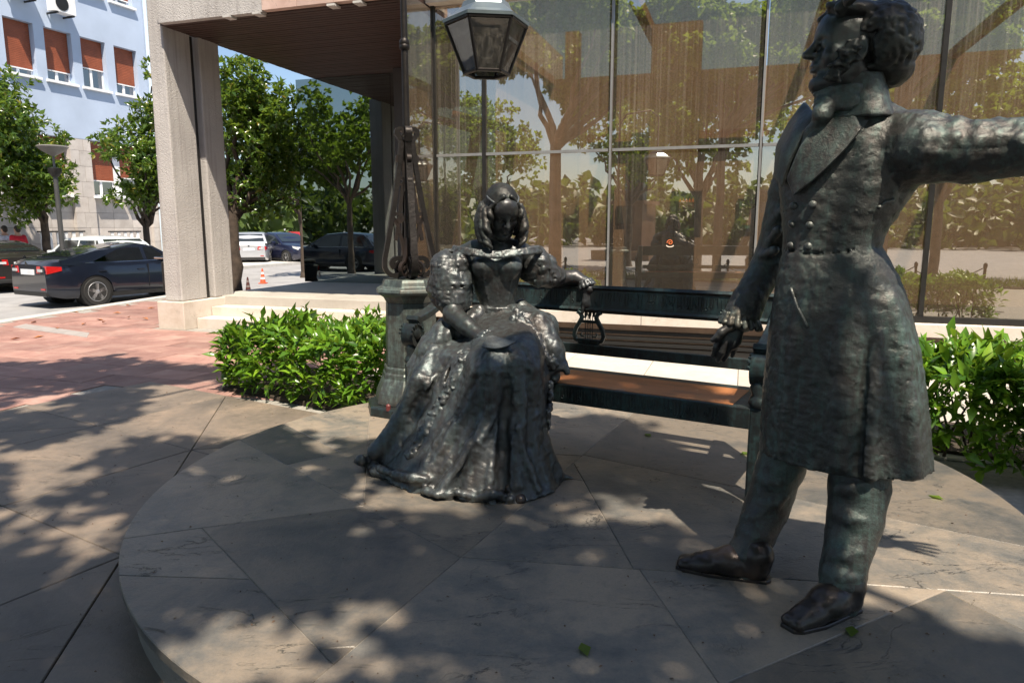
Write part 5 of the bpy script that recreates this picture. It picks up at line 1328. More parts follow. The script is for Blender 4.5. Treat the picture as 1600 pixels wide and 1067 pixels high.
for i in range(3):
    bl = [(c, r) for x, y, c, r in SH if near(x, y) == i]
    extra = blobset(np.array(TR[i][0])+np.array((.3, -1.8, 6.6)), (2.2, 1.6, 1.5), 14, .75, 40+i)
    tree('plane_tree', lab[i], TR[i][0], bl+extra, 480, .15, .20-.03*i, TR[i][1], M['leaf_plane'], M['barkpale'], 20+i, 'plane trees of the square', 5, .8, .25)
far_spots = [((-3.6, -6.2), 'plane tree by the chain bollards behind the viewer'), ((3.4, -9.0), 'plane tree across the road behind the viewer'), ((-8.5, -10.5), 'plane tree near the monument behind the viewer'), ((8.5, -13.0), 'plane tree far right behind the viewer'), ((-1.0, -15.5), 'plane tree on the far side of the square behind the viewer'), ((-15.5, -9.0), 'plane tree left of the monument behind the viewer'), ((-12.7, 6.5), 'leafy tree on the traffic island left of the view'), ((10.5, -4.5), 'plane tree right of the terrace behind the viewer')]
for i, ((x, y), lb) in enumerate(far_spots):
    R = (2.7, 2.7, 2.2) if i != 6 else (2.5, 2.5, 2.6); hz = 5.6 if i != 6 else 4.9
    tree('plane_tree', lb, (x, y, -.13), blobset((x+.2, y, hz), R, 30 if i != 6 else 26, .9, 60+i), 60, .20, .17-.008*i, 2.7, M['leaf_plane'], M['barkpale'], 80+i, 'plane trees of the square', 5, .75, .3)
# far ring of woods, one mass
rg = np.random.default_rng(3); bl = []
for i in range(260):
    a = rg.random()*2*math.pi; r = 48+rg.random()*30; x, y = r*math.sin(a), r*math.cos(a)
    if -38 < math.degrees(math.atan2(x, y)) < -28: continue
    bl.append(((x, y, 1.2+2.6*rg.random()), (3.2+2*rg.random(), 3.2+2*rg.random(), 1.8+1.6*rg.random())))
o = link('distant_trees', leaf_cloud(bl, 3.2, 1.1, rg, 4, .7, .7), M['leaf_far'], None, kind='stuff'); o['label'] = 'dense far off greenery closing the streets and the square'; o['category'] = 'woods'
# laurel hedges
def hedge(label, origin, ln, dp, ht, n, seed, size, skip=None):
    rg = np.random.default_rng(seed); o = Vector(origin); t = thing('laurel_hedge', label, 'hedge', o, 'laurel hedges round the plinth')
    P = []; O = []
    while len(P) < n:
        s, w, z = rg.random()*ln, rg.random()*dp, (rg.random()**.8)*ht
        lump = .09*math.sin(s*5.1+seed)*math.sin(w*4.3)+.05*math.sin(s*11+z*7)
        u = rg.random()
        if u < .40: z = ht+lump-rg.random()**2*.14; ov = np.array((rg.normal()*.35, rg.normal()*.35, 1))
        elif u < .70: w = -lump+rg.random()**2*.14; ov = np.array((rg.normal()*.3, -1, .35))
        elif u < .82: s = -lump+rg.random()**2*.12; ov = np.array((-1, rg.normal()*.3, .35))
        elif u < .88: s = ln+lump-rg.random()**2*.12; ov = np.array((1, rg.normal()*.3, .35))
        else: ov = np.array((rg.normal()*.6, rg.normal()*.6, .5))
        rc = min(s, ln-s, 0.18)/.18; z = z*(1-.10*(1-rc)) if z > ht*.6 else z
        if skip and skip(s, w, z): continue
        p = o+Vector((bx.x, bx.y, 0))*s+Vector((nx.x, nx.y, 0))*w+Vector((0, 0, .05+z))
        P.append((p.x, p.y, p.z)); O.append((bx.x*ov[0]+nx.x*ov[1], bx.y*ov[0]+nx.y*ov[1], ov[2]))
    P = np.array(P); O = np.array(O); k = 4; pp = np.repeat(P, k, 0)+rg.normal(size=(len(P)*k, 3))*.012; oo = np.repeat(O, k, 0)
    D = oo*.75+rg.normal(size=pp.shape)*.55; D[:, 2] += .12; N = rg.normal(size=pp.shape)*.3+oo*.35; N[:, 2] += .75
    L_ = size*(.45+.85*rg.random(len(pp))**1.3); dist = np.linalg.norm(pp-np.array((0, 0, 1.6)), axis=1)-.5*oo[:, 2]
    order = np.argsort(dist+rg.random(len(dist))*1.2); sing, rest_ = order[:300], order[300:]
    link('foliage', leaf_mesh(pp[rest_], D[rest_], N[rest_], L_[rest_], L_[rest_]*.38), M['leaf_hedge'], t, kind='stuff')
    base = leaf_mesh(np.zeros((1, 3)), np.array([[1., 0, 0]]), np.array([[0, 0, 1.]]), [1.0], [.38]); base.materials.append(M['leaf_hedge'])
    for i in sing:
        q = bpy.data.objects.new('leaf', base); COL.objects.link(q); q.parent = t
        d = Vector(D[i]).normalized(); nn = Vector(N[i]); nn = (nn-d*nn.dot(d)).normalized(); s_ = nn.cross(d)
        Mx = Matrix((d, s_, nn)).transposed().to_4x4(); Mx.translation = Vector(pp[i])-o; q.matrix_local = Mx @ Matrix.Scale(float(L_[i]), 4)
    st = MB()
    for i in range(int(ln*9)):
        a = o+Vector((bx.x, bx.y, 0))*(rg.random()*ln)+Vector((nx.x, nx.y, 0))*(.08+rg.random()*(dp-.12)); limb(st, a, a+Vector((rg.normal()*.12, rg.normal()*.12, ht*.92)), .011, .004, rg, 5, .03)
    part('stems', st, M['bark'], t, kind='stuff', fix=False)
    return t
hp = [ST(.98, -.14), ST(.98, -1.32), ST(3.18, -1.32), ST(3.18, -.14)]
bed = MB().prism([(p.x, p.y) for p in hp], -.012, .03, .01); struct('planting_bed', bed, M['soil'])
hedge('dense laurel hedge left of the lamp pedestal, sunlit at its right end', ST(1.02, -.12), 2.1, 1.1, .57, 1450, 5, .122)
r0 = Vector((2.63, 5.12, 0)); r1 = r0+Vector((bx.x, bx.y, 0))*2.6
bed = MB().prism([(p.x, p.y) for p in (r0, r1, r1+Vector((nx.x, nx.y, 0))*.9, r0+Vector((nx.x, nx.y, 0))*.9)], -.012, .028, .01); o = struct('planting_bed', bed, M['soil'])
rg_gap = np.random.default_rng(9)
hedge('open laurel hedge right of the standing man, with large glossy leaves', (2.50, 4.62, 0), 2.9, 1.0, .64, 2300, 6, .135, lambda s, w, z: z < .30 and s < .6 and rg_gap.random() < .45)

# ------------------------------------------------------------------ cars
paint_n = [0]
def carpaint(name, col, flake=.3): return plain(name, col, .28, flake, .04, 2, 0, 60, 1.0)
rubber = plain('tyre_rubber', (.016, .016, .016), .8); alloy = plain('alloy', (.52, .52, .53), .3, .7, .05); redl = plain('tail_lens', (.42, .012, .012), .12, 0, .1, 20, 0, 60, 1.0)
clearl = plain('clear_lens', (.62, .64, .66), .1, .2, .1, 20, 0, 60, 1.0); trimb = plain('black_trim', (.014, .014, .014), .5); plate_m = plain('number_plate', (.66, .68, .72), .4); chrome = plain('chrome', (.6, .6, .6), .15, 1.0)
dglass = plain('tinted_window', (.018, .024, .026), .04, 0, .1, 4, 0, 60, 1.0); seeg = M['carglass']
def car(label, loc, rotz, paint, kind='sedan', L=4.6, Wd=1.80, H=1.46, group='cars parked along the street', glass=None, name='parked_car', detail=True):
    t = thing(name, label, 'car', loc, group, rotz); glass = glass or dglass
    h = L/2; hw = Wd/2; wx = (-h+.98, h-.90); WR = .315; belt = .93
    if kind == 'sedan': gx = (-h+.62, -h+1.55, .25, h-1.28); deck = 1.02; tail = 1.00      # rear glass base, roof rear, roof front, screen base
    elif kind == 'lift': gx = (-h+.30, -h+1.75, .28, h-1.30); deck = 1.03; tail = 1.02
    else: gx = (-h+.10, -h+.62, .15, h-1.15); deck = 1.0; tail = .96
    def ztop(x):
        if x > gx[3]: f = (x-gx[3])/(h-gx[3]); return belt+.03-.10*f-.16*f**4
        if x < gx[0]: f = (gx[0]-x)/(gx[0]+h+1e-6); return deck-.02*f-(.10*f**3)
        return belt+.03+(deck-belt-.03)*max(0, min(1, (gx[1]+.3-x)/(gx[1]+.3-gx[0])))
    def wid(x): f = abs(x)/h; return hw*(1-.16*f**5-.04*f**2)
    xs = np.unique(np.round(np.concatenate([np.linspace(-h, h, 47), *[w+np.linspace(-.37, .37, 17) for w in wx]]), 4))
    V = []; K = 10
    for x in xs:
        zt = ztop(x); w = wid(x); f = abs(x)/h; zb = .20+.10*max(0, (f-.82)/.18)**1.5; za = zb
        for a in wx:
            if abs(x-a) < .37: za = max(za, WR+math.sqrt(.37**2-(x-a)**2))
        zm = .60; ends = max(0, (f-.93)/.07)
        ring = [(0, zb), (w*.93, max(zb, za if za > zb+.01 else zb)), (w*.985, max(zb+.08, za)), (w, max(.46, za)), (w*(1-.02*ends), max(.66, za)), (w*.965, max(zt-.10, za)), (w*.93, zt-.03), (w*.80, zt+.012), (w*.4, zt+.028), (0, zt+.032)]
        V += [(x, y, z) for y, z in ring]
    n = len(xs); VV = [Vector(v) for v in V]; F = [(i*K+k, (i+1)*K+k, (i+1)*K+k+1, i*K+k+1) for i in range(n-1) for k in range(K-1)]
    F += [tuple(range(K)), tuple((n-1)*K+k for k in range(K))[::-1]]
    m = MB().add(VV, F); m.add([Vector((v[0], -v[1], v[2])) for v in V], [f[::-1] for f in F])
    me = m.mesh(); bm = bmesh.new(); bm.from_mesh(me); bmesh.ops.remove_doubles(bm, verts=bm.verts, dist=.0006); bmesh.ops.recalc_face_normals(bm, faces=bm.faces); bm.to_mesh(me); bm.free()
    body = part('body', me, paint, t, smooth=32, local=True, fix=False)
    # cabin
    rh = H-.03; wb, wr = hw*.915, hw*.70; cab = []; 
    prof = [(gx[0], ztop(gx[0])-.01), (gx[0]+(gx[1]-gx[0])*.55, ztop(gx[0])+(rh-ztop(gx[0]))*.62), (gx[1], rh-.035), ((gx[1]+gx[2])/2, H), (gx[2], rh-.03), (gx[2]+(gx[3]-gx[2])*.5, belt+(rh-belt)*.54), (gx[3], belt+.02)]
    def wat(z): f = max(0, min(1, (z-belt)/(H-belt))); return wb+(wr-wb)*f**1.1
    VV = []
    for x, z in prof:
        VV += [(x, wat(z), z), (x, wat(z)*.82, z+.022 if 0 < prof.index((x, z)) < 6 else z), (x, 0, z+.035 if 0 < prof.index((x, z)) < 6 else z)]
    bl = [(x, wb, belt-.02) for x, z in prof]; q = len(prof); VV += bl
    F = []
    for i in range(q-1):
        a, b = i*3, (i+1)*3; F += [(a, b, b+1, a+1), (a+1, b+1, b+2, a+2), (3*q+i, 3*q+i+1, b, a)]
    m = MB().add([Vector(v) for v in VV], F); m.add([Vector((v[0], -v[1], v[2])) for v in VV], [f[::-1] for f in F]); me = m.mesh(); bm = bmesh.new(); bm.from_mesh(me); bmesh.ops.remove_doubles(bm, verts=bm.verts, dist=.0006); bmesh.ops.recalc_face_normals(bm, faces=bm.faces); bm.to_mesh(me); bm.free()
    part('roof', me, paint, body, smooth=28, local=True, fix=False)
    zt = belt+(H-belt)*.80; xr = lambda z: np.interp(z, [belt, ztop(gx[0])+(rh-ztop(gx[0]))*.62, rh], [gx[0], prof[1][0], gx[1]]); xf = lambda z: np.interp(z, [belt, prof[5][1], rh], [gx[3], prof[5][0], gx[2]])
    zb = belt+.035; mid = (gx[1]+gx[2])/2+.12
    for s in (-1, 1):
        def win(x0b, x1b, x0t, x1t, nm='side_window'):
            P = [Vector((x, s*(wat(z)+.006), z)) for x, z in ((x0b, zb), (x1b, zb), (x1t, zt), (x0t, zt))]; Q = [p-Vector((0, s*.012, 0)) for p in P]
            part(nm, MB().add(P+Q, [(0, 1, 2, 3), (7, 6, 5, 4), (0, 4, 5, 1), (1, 5, 6, 2), (2, 6, 7, 3), (3, 7, 4, 0)]), glass, body, local=True)
        win(mid+.05, xf(zb)-.14, mid+.03, xf(zt)-.10); win(float(xr(zb))+(.55 if kind != 'hatch' else .42), mid-.05, float(xr(zt))+.26, mid-.06)
        if kind == 'hatch': win(float(xr(zb))+.14, float(xr(zb))+.36, float(xr(zt))+.10, float(xr(zt))+.20)
        part('window_trim', MB().tube([(float(xr(zb))+.40, s*(wat(zb)+.010), zb-.012), (xf(zb)-.12, s*(wat(zb)+.010), zb-.012)], .008, 5), chrome if detail else trimb, body, local=True)
        for w in wx:
            wh = part('wheel', MB().lathe([(.20, -.095), (WR-.02, -.10), (WR, -.07), (WR, .07), (WR-.02, .10), (.20, .095)], (w, s*(hw-.115), WR), 28, 0, Matrix.Rotation(math.pi/2, 3, 'X')), rubber, t, smooth=40, local=True)
            part('rim', MB().lathe([(.215, -.02), (.215, .098), (.195, .10), (.185, .06), (.03, .055), (.03, .05)], (w, s*(hw-.115), WR), 24, 0, Matrix.Rotation(-s*math.pi/2, 3, 'X')), trimb, wh, local=True)
            sp = MB()
            for k in range(5):
                a = 2*math.pi*k/5+.3; dx, dz = math.cos(a), math.sin(a); px_, pz_ = -dz, dx; y0 = s*(hw-.115+.095)
                V4 = [Vector((w+dx*r+px_*ww, y0+s*.006*0, WR+dz*r+pz_*ww)) for r, ww in ((.03, -.03), (.03, .03), (.205, .044), (.205, -.044))]; sp.add(V4+[v-Vector((0, s*.02, 0)) for v in V4], [(0, 1, 2, 3), (7, 6, 5, 4), (0, 4, 5, 1), (1, 5, 6, 2), (2, 6, 7, 3), (3, 7, 4, 0)])
            sp.lathe([(.045, -.01), (.045, .012), (.02, .02)], (w, s*(hw-.115+.088), WR), 12, 0, Matrix.Rotation(-s*math.pi/2, 3, 'X'))
            ring = [(w+.208*math.cos(a), s*(hw-.115+.09), WR+.208*math.sin(a)) for a in np.linspace(0, 2*math.pi, 25)]; sp.tube(ring, .012, 5, False); part('spoke', sp, alloy, wh, local=True)
            part('wheel_well', MB().lathe([(.36, -.02), (.36, .30)], (w, s*(hw-.33), WR), 20, 0, Matrix.Rotation(-s*math.pi/2, 3, 'X')), trimb, body, local=True)
        part('mirror', MB().box((gx[3]-.42, s*(hw+.05), belt+.07), (.12, .20, .13)), paint, body, local=True, bevel=.03)
        for dx in (mid-.18, mid-1.08): part('handle', MB().box((dx, s*(wid(dx)*.985+.008), belt-.16), (.17, .03, .025)), paint, body, local=True, bevel=.008)
        part('door_seam', MB().box((mid, s*(wid(mid)*.99), .62), (.008, .035, .52)), trimb, body, local=True)
        part('sill_trim', MB().box((0, s*hw*.985, .235), (wx[1]-wx[0]-.76, .03, .09)), trimb, body, local=True)
        # lamps
        zl = tail-.19; xw = -h+.03; wv = wid(-h+.04)
        tl = MB()
        P = [Vector((-h-.012, s*wv*.52, zl-.07)), Vector((-h-.012, s*wv*.55, zl+.075)), Vector((-h+.02, s*(wv+.004), zl+.085)), Vector((-h+.02, s*(wv+.004), zl-.085)), Vector((-h+.30, s*(wid(-h+.30)*.985+.006), zl+.06)), Vector((-h+.30, s*(wid(-h+.30)*.99+.006), zl-.02))]
        Q = [p+Vector((.03, -s*.03, 0)) for p in P]
        tl.add(P+Q, [(0, 1, 2, 3), (3, 2, 4, 5), (6, 9, 8, 7), (9, 11, 10, 8), (0, 6, 7, 1), (1, 7, 8, 2), (2, 8, 10, 4), (4, 10, 11, 5), (5, 11, 9, 3), (3, 9, 6, 0)]); tlo = part('taillight', tl, redl, body, local=True)
        part('reverse_lens', MB().box((-h-.012, s*wv*.72, zl-.01), (.012, wv*.26, .06)), clearl, tlo, local=True)
        part('reflector', MB().box((-h+.005, s*wv*.78, .42), (.03, wv*.22, .035)), redl, body, local=True)
        hz = belt-.20; wf = wid(h-.05)
        P = [Vector((h-.02, s*wf*.50, hz-.03)), Vector((h-.03, s*wf*.52, hz+.05)), Vector((h-.16, s*(wid(h-.16)*.97+.004), hz+.09)), Vector((h-.12, s*(wid(h-.12)*.985+.006), hz-.05)), Vector((h-.48, s*(wid(h-.48)*.965+.006), hz+.13)), Vector((h-.40, s*(wid(h-.4)*.985+.006), hz+.03))]
        Q = [p+Vector((-.04, -s*.03, 0)) for p in P]
        part('headlight', MB().add(P+Q, [(0, 1, 2, 3), (3, 2, 4, 5), (6, 9, 8, 7), (9, 11, 10, 8), (0, 6, 7, 1), (1, 7, 8, 2), (2, 8, 10, 4), (4, 10, 11, 5), (5, 11, 9, 3), (3, 9, 6, 0)]), clearl, body, local=True)
    def endpane(nm, x0, z0, x1, z1, up):
        d = Vector((x1-x0, 0, z1-z0)); nn = Vector((-d.z, 0, d.x)).normalized()*(1 if d.x > 0 else 1)
        a0, a1 = .16, .86; P = []
        for f in (a0, a1): p = Vector((x0, 0, z0))+d*f; P += [p+Vector((0, -wat(p.z)*.86, 0)), p+Vector((0, wat(p.z)*.86, 0))]
        if nn.z < 0: nn = -nn
        P = [p+nn*.030 for p in P]; Q = [p-nn*.02 for p in P]
        part(nm, MB().add(P+Q, [(0, 1, 3, 2), (6, 7, 5, 4), (0, 4, 5, 1), (1, 5, 7, 3), (3, 7, 6, 2), (2, 6, 4, 0)]), dglass if nm == 'rear_window' else dglass, body, local=True)
    endpane('rear_window', gx[0], ztop(gx[0]), gx[1], rh, 1); endpane('windscreen', gx[3], belt+.02, gx[2], rh, 1)
    part('number_plate', MB().box((-h-.008, 0, tail-.24), (.02, .50, .115)), plate_m, body, local=True)
    part('rear_bumper', MB().box((-h+.06, 0, .32), (.14, hw*1.55, .10)), trimb, body, local=True, bevel=.02)
    part('badge', MB().lathe([(.04, 0), (.04, .012)], (-h-.012, 0, tail-.06), 14, 0, Matrix.Rotation(-math.pi/2, 3, 'Y')), chrome, body, local=True)
    part('grille', MB().box((h-.005, 0, .62), (.03, hw*.9, .12)), trimb, body, local=True)
    return t
def hd(x, y): return math.atan2(y, x)
H18 = hd(ES, EC)
blackp = carpaint('black_car_paint', (.008, .012, .024)); whitep = carpaint('white_car_paint', (.66, .72, .74), .1); greyp = carpaint('dark_grey_car_paint', (.028, .026, .025)); silver = carpaint('silver_car_paint', (.52, .54, .57), .5); navy = carpaint('navy_car_paint', (.012, .015, .040)); redp = carpaint('red_car_paint', (.45, .012, .02), .1)
HC = math.radians(29); c = Vector((-9.40, 15.25))+Vector((math.sin(HC), math.cos(HC)))*1.42-Vector((math.cos(HC), -math.sin(HC)))*.60+Vector((-.12, .3))
car('black liftback parked at the kerb with silver five spoke wheels', (c.x, c.y, -.13), math.pi/2-HC, blackp, 'lift', 4.35, 1.68, 1.35, glass=seeg)
car('dark grey saloon cut by the left edge of the view, behind the black liftback', (-14.85, 20.3, -.13), hd(-.80, .60), greyp, 'sedan', 4.5, 1.78, 1.33)
car('white hatchback backed towards the road, left of the pillar', (-12.6, 21.3, -.13), hd(-.86, .50), whitep, 'hatch', 4.15, 1.72, 1.46)
car('silver hatchback seen from behind between pillar and navy estate', (-12.6, 34.6, -.13), hd(-.25, .97), silver, 'hatch', 4.2, 1.78, 1.48)
car('navy car with its bonnet pointing right, seen beside the mirror glass', (-11.3, 35.0, -.13), hd(.80, -.60), navy, 'sedan', 4.7, 1.83, 1.47)
car('red car mostly hidden behind the navy one', (-11.8, 40.5, -.13), hd(.9, -.45), redp, 'hatch', 4.0, 1.72, 1.46)
car('dark hatchback standing in the side street left of the view', (-14.8, 5.3, -.13), hd(-.95, .31), carpaint('deep_blue_paint', (.01, .016, .035)), 'hatch', 4.3, 1.8, 1.5)
# scooter half hidden by the pillar
sc = thing('motor_scooter', 'black scooter with a red tail lamp and white plate, peeping out from behind the pillar', 'scooter', px(273, 466, 13.9).to_2d().to_3d(), None, hd(-.42, .90))
for w in (-.58, .58): part('wheel', MB().lathe([(.10, -.05), (.21, -.05), (.23, 0), (.21, .05), (.10, .05)], (w, 0, .23), 20, 0, Matrix.Rotation(math.pi/2, 3, 'X')), rubber, sc, smooth=40, local=True)
part('body', MB().hexa([Vector(p) for p in ((-.75, -.14, .35), (.0, -.14, .25), (-.75, .14, .35), (.0, .14, .25), (-.80, -.12, .68), (.0, -.16, .70), (-.80, .12, .68), (.0, .16, .70))]), trimb, sc, local=True, bevel=.04)
part('footboard', MB().box((.22, 0, .27), (.5, .30, .07)), trimb, sc, local=True, bevel=.02); part('leg_shield', MB().hexa([Vector(p) for p in ((.44, -.2, .3), (.50, -.2, .3), (.44, .2, .3), (.50, .2, .3), (.34, -.2, .92), (.40, -.2, .92), (.34, .2, .92), (.40, .2, .92))]), trimb, sc, local=True, bevel=.02)
part('seat', MB().box((-.42, 0, .76), (.62, .26, .11)), trimb, sc, local=True, bevel=.04); part('tail_lamp', MB().box((-.80, 0, .60), (.05, .18, .10)), redl, sc, local=True); part('number_plate', MB().box((-.84, 0, .44), (.012, .18, .14)), plate_m, sc, local=True)
part('handlebar', MB().tube([(.36, -.32, 1.0), (.38, 0, .98), (.36, .32, 1.0)], .018, 8), chrome, sc, local=True)
# traffic cones
def cone(label, p, cols, s=1.0):
    t = thing('traffic_cone', label, 'traffic cone', p, 'traffic cones')
    part('foot', MB().box((0, 0, .018*s), (.34*s, .34*s, .035*s)), cols[2], t, local=True, bevel=.008)
    z = [.036, .20, .30, .44, .54, .70]; r = lambda q: .135-.105*q/.70
    for i in range(5): part('band' if i % 2 else 'shell', MB().lathe([(r(z[i])*s, z[i]*s), (r(z[i+1])*s, z[i+1]*s)], (0, 0, 0), 18), cols[i % 2], t, smooth=40, local=True)
orange = plain('cone_orange', (.62, .085, .03), .55); wht = plain('cone_white', (.72, .70, .68), .5); dk = plain('cone_dark', (.06, .012, .01), .7)
cone('bright orange cone with white bands standing in the road', pz(411, 443, -.125), (orange, wht, orange), .66); cone('dull dark red cone in the shade nearer the platform', pz(388, 455, -.125), (dk, plain('cone_dull', (.16, .13, .12), .7), dk), .55)
cone('plain orange cone beside the dark hatchback in the side street', (-11.9, 4.0, -.125), (orange, orange, orange), 1.05)
# two people walking past the parked cars
def person(label, p, face, shirt, trous, hairc):
    t = thing('person', label, 'person', p, None, math.atan2(face[1], face[0]))
    skin = plain('skin', (.42, .25, .18), .6); b = SDF(); up = lambda x, y, z: np.array((x, y, z), float)
    b.ell(up(.01, 0, 1.62), (.095, .075, .115)); b.cone(up(.0, 0, 1.53), up(-.01, 0, 1.42), .055, .06, .03); b.cone(up(.08, 0, 1.60), up(.105, 0, 1.59), .016, .012, .01)
    for q in (-1, 1):
        b.ell(up(-.005, q*.078, 1.62), (.02, .012, .03), k=.01); b.chain([up(-.01, q*.17, 1.40), up(-.03, q*.225, 1.14), up(.05+.05*q, q*.235, .90), up(.07+.05*q, q*.23, .80)], [.055, .045, .036, .036], .03)
        for f in range(4): b.cone(up(.05+.05*q+.018*f, q*.235, .79), up(.06+.05*q+.018*f, q*.225, .70), .010, .008, .006)
        b.cone(up(.09+.05*q, q*.22, .82), up(.12+.05*q, q*.21, .76), .012, .009, .006)
        b.chain([up(0, q*.09, .92), up(.10*q+.03, q*.10, .50), up(.16*q-.02, q*.10, .08)], [.085, .062, .045], .04); b.cone(up(.16*q-.02, q*.10, .05), up(.16*q+.15, q*.11, .035), .045, .035, .02)
    b.chain([up(-.01, 0, 1.38), up(0, 0, 1.15), up(0, 0, .95)], [.13, .12, .125], .05, flat=((1, 0, 0), .72))
    part('body', b.mesh(.016), skin, t, True, local=True, fix=False)
    s = SDF(); s.loft([(up(0, 0, .88), .185, .14), (up(0, 0, 1.10), .175, .135), (up(-.01, 0, 1.32), .205, .14), (up(-.01, 0, 1.43), .15, .10)], np.array([[0, 1, 0], [1, 0, 0], [0, 0, 1]]), 0)
    for q in (-1, 1): s.cone(up(-.01, q*.18, 1.39), up(-.03, q*.225, 1.16), .075, .066, .04)
    part('shirt', s.mesh(.016), shirt, t, True, local=True, fix=False)
    l = SDF(); l.cone(up(0, -.06, .92), up(0, .06, .92), .125, .125, .04)
    for q in (-1, 1): l.chain([up(0, q*.09, .90), up(.10*q+.03, q*.10, .50), up(.16*q-.02, q*.10, .10)], [.105, .085, .07], .05)
    part('trousers', l.mesh(.016), trous, t, True, local=True, fix=False)
    hh = SDF(); hh.ell(up(-.015, 0, 1.66), (.10, .084, .095)); hh.ell(up(-.05, 0, 1.60), (.06, .075, .07)); part('hair', hh.mesh(.012), hairc, t, True, local=True, fix=False)
dkh = plain('dark_hair', (.02, .014, .01), .6); jeans = plain('dark_jeans', (.03, .04, .07), .8)
p = px(31, 400, 22.4); person('person in a red shirt walking past the dark grey saloon', (p.x, p.y, -.10), (-.8, .3), plain('red_shirt', (.50, .012, .03), .8), jeans, dkh)
p = px(11, 400, 22.8); person('person in a pale patterned shirt walking beside the red shirted one', (p.x, p.y, -.10), (-.8, .3), plain('pale_shirt', (.52, .55, .64), .8, 0, .4, 14), jeans, dkh)
# far modern street lamp
p = px(99, 400, 20.0); zt2 = px(97, 262, 20.0).z; zc = px(97, 230, 20.0).z
t = thing('street_lamp', 'grey post lamp with a wide flat hat in front of the office block', 'street lamp', (p.x, p.y, -.1))
part('post', MB().lathe([(.12, -.1), (.12, .3), (.07, .35), (.06, zt2-.3), (.06, zt2-.25)], (p.x, p.y, 0), 14), plain('lamp_post_grey', (.07, .07, .07), .5, .3), t, smooth=40)
part('lamp_body', MB().lathe([(.08, zt2-.25), (.17, zt2-.12), (.17, zt2-.02), (.06, zt2)], (p.x, p.y, 0), 14), M['darkmetal'], t, smooth=40)
part('reflector_hat', MB().lathe([(.03, zt2+.001), (.03, zc-.25), (.26, zc-.12), (.40, zc), (.36, zc+.03), (.03, zc+.06)], (p.x, p.y, 0), 20), plain('lamp_hat', (.13, .125, .12), .5), t, smooth=40)
# ------------------------------------------------------------------ what the facade glass mirrors: bollards, lawn and the monument behind the viewer
g = MB().edbox(-9, 9, -3.5, -2.7, -.016, .012); struct('lawn_bed', g, M['soil'])
rg = np.random.default_rng(31); n = 5000; e = rg.uniform(-8.9, 8.9, n); d = rg.uniform(-3.45, -2.75, n); P = np.stack([e*EC+d*ES, -e*ES+d*EC, np.full(n, .01)], 1)
D = np.stack([rg.normal(size=n)*.35, rg.normal(size=n)*.35, np.ones(n)], 1); link('grass', leaf_mesh(P, D, rg.normal(size=(n, 3)), .12+.22*rg.random(n), .012+.014*rg.random(n)), M['grass'], None, kind='stuff')
prev = None
for k in range(9):
    q = ED(-7.2+k*1.7, -3.62); t = thing('bollard', 'dark iron bollard in the chained row behind the viewer', 'bollard', (q.x, q.y, -.13), 'chained bollards')
    part('post', MB().lathe([(.06, 0), (.06, .05), (.04, .07), (.035, .62), (.05, .66), (.05, .72), (.02, .77)], (0, 0, 0), 12), M['iron'], t, smooth=50, local=True)
    if prev is not None:
        ch = MB().tube([prev.lerp(q, i/12)+Vector((0, 0, .52-.30*math.sin(math.pi*i/12))) for i in range(13)], .014, 6); o = part('chain', ch, M['iron'], None); tag(o, 'iron chain hanging between two bollards behind the viewer', 'chain', 'chains between the bollards')
    prev = Vector((q.x, q.y, -.13))
mo = (-11.6, -17.3); t = thing('monument', 'tall bronze figure on a brown stone pedestal across the square', 'monument', (mo[0], mo[1], -.13))
part('pedestal', MB().box((0, 0, .25), (3.4, 3.4, .5)).box((0, 0, 1.7), (1.7, 1.7, 2.4)).box((0, 0, 3.0), (2.0, 2.0, .2)), M['brownmarble'], t, local=True)
s = SDF(); u3 = lambda x, y, z: np.array((x, y, z), float)
s.loft([(u3(0, 0, 3.1), .62, .5), (u3(0, 0, 4.2), .5, .4), (u3(0, 0, 5.2), .42, .32), (u3(0, 0, 5.6), .50, .3), (u3(0, 0, 5.75), .2, .2)], np.eye(3), 0); s.ell(u3(0, .05, 6.0), (.2, .22, .28)); s.chain([u3(.45, 0, 5.5), u3(.6, .2, 5.0), u3(.2, .45, 4.9)], [.16, .13, .1], .06); s.chain([u3(-.45, 0, 5.5), u3(-.65, 0, 4.9), u3(-.55, .15, 4.4)], [.16, .13, .1], .06); s.disp = clay(.03, 5, 7)
part('figure', s.mesh(.04), M['bronze_man'], t, True, local=True, fix=False)
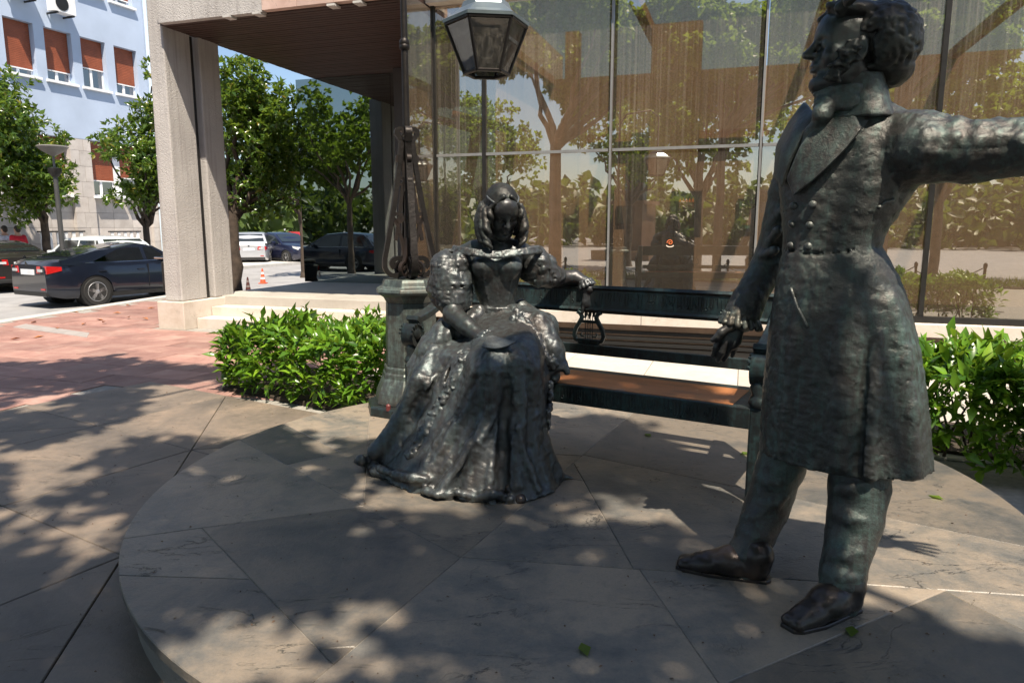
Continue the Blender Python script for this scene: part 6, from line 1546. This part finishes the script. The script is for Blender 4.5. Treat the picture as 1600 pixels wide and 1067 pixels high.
# ------------------------------------------------------------------ fallen leaves
gl = leaf_mesh(np.zeros((1, 3)), np.array([[1., 0, 0]]), np.array([[0, 0, 1.]]), [.085], [.045], droop=.05, fold=.10); gl.materials.append(M['leaf_plane'])
dl = leaf_mesh(np.zeros((1, 3)), np.array([[1., 0, 0]]), np.array([[0, 0, 1.]]), [.15], [.07], droop=-.05, fold=.28); dl.materials.append(plain('dry_leaf', (.30, .11, .035), .7, 0, .4, 12))
for (x, y, z, lb) in ((918, 1027, .2, 'green leaf lying nearest the viewer on the plinth'), (1330, 997, .2, 'green leaf beside the near shoe of the standing man'), (1017, 683, .2, 'green leaf under the bench on the plinth'), (1475, 782, .2, 'green leaf at the right rim of the plinth'), (1172, 708, .2, 'green leaf close to the far trouser leg')):
    p = pz(x, y, z); o = bpy.data.objects.new('fallen_leaf', gl); COL.objects.link(o); o.location = (p.x, p.y, p.z+.006); o.rotation_euler = (0, 0, x*.7); tag(o, lb, 'leaf', 'fallen green leaves')
dry = ((112, 488), (128, 508), (190, 490), (202, 497), (230, 483), (90, 514), (70, 526), (160, 505), (15, 532), (232, 500), (205, 478), (150, 500), (48, 505))
dlab = ['curled brown leaf just below the rear wheel of the black liftback', 'curled brown leaf left of the pair under the rear wheel', 'left leaf of the brown pair halfway from wheel to pillar', 'right leaf of the brown pair halfway from wheel to pillar', 'brown leaf nearest the pillar foot, towards the kerb',
 'brown leaf at the upper end of the pale band', 'brown leaf in the middle of the pale band', 'brown leaf right of the pale band tip', 'brown leaf near the left edge of the view', 'brown leaf beside the white pillar base', 'brown leaf by the kerb, farthest along the liftback door', 'brown leaf above the pale band tip', 'brown leaf left of the pale band']
for i, (x, y) in enumerate(dry):
    p = pz(x, y, 0); o = bpy.data.objects.new('dry_leaf', dl); COL.objects.link(o); o.location = (p.x, p.y, p.z+.012); o.rotation_euler = (random.uniform(-.2, .2), random.uniform(-.2, .2), i*1.7); tag(o, dlab[i], 'leaf', 'dry leaves on the red paving')
rg = np.random.default_rng(41); n = 420; a = rg.random(n)*2*math.pi; r = 2.15*np.sqrt(rg.random(n)); P = np.stack([DC.x+r*np.cos(a), DC.y+r*np.sin(a), np.full(n, .2025)], 1)
n2 = 500; P2 = np.stack([rg.uniform(-5.5, -1.5, n2), rg.uniform(1.5, 7.0, n2), np.full(n2, .0035)], 1); P2 = P2[np.hypot(P2[:, 0]-DC.x, P2[:, 1]-DC.y) > DR]; P = np.concatenate([P, P2]); n = len(P)
D = np.stack([rg.normal(size=n), rg.normal(size=n), rg.normal(size=n)*.15], 1); link('litter', leaf_mesh(P, D, np.tile([0, 0, 1.], (n, 1))+rg.normal(size=(n, 3))*.3, .006+.014*rg.random(n)**2, .004+.006*rg.random(n)), plain('bud_scales', (.10, .06, .035), .8, 0, .5, 30), None, kind='stuff')
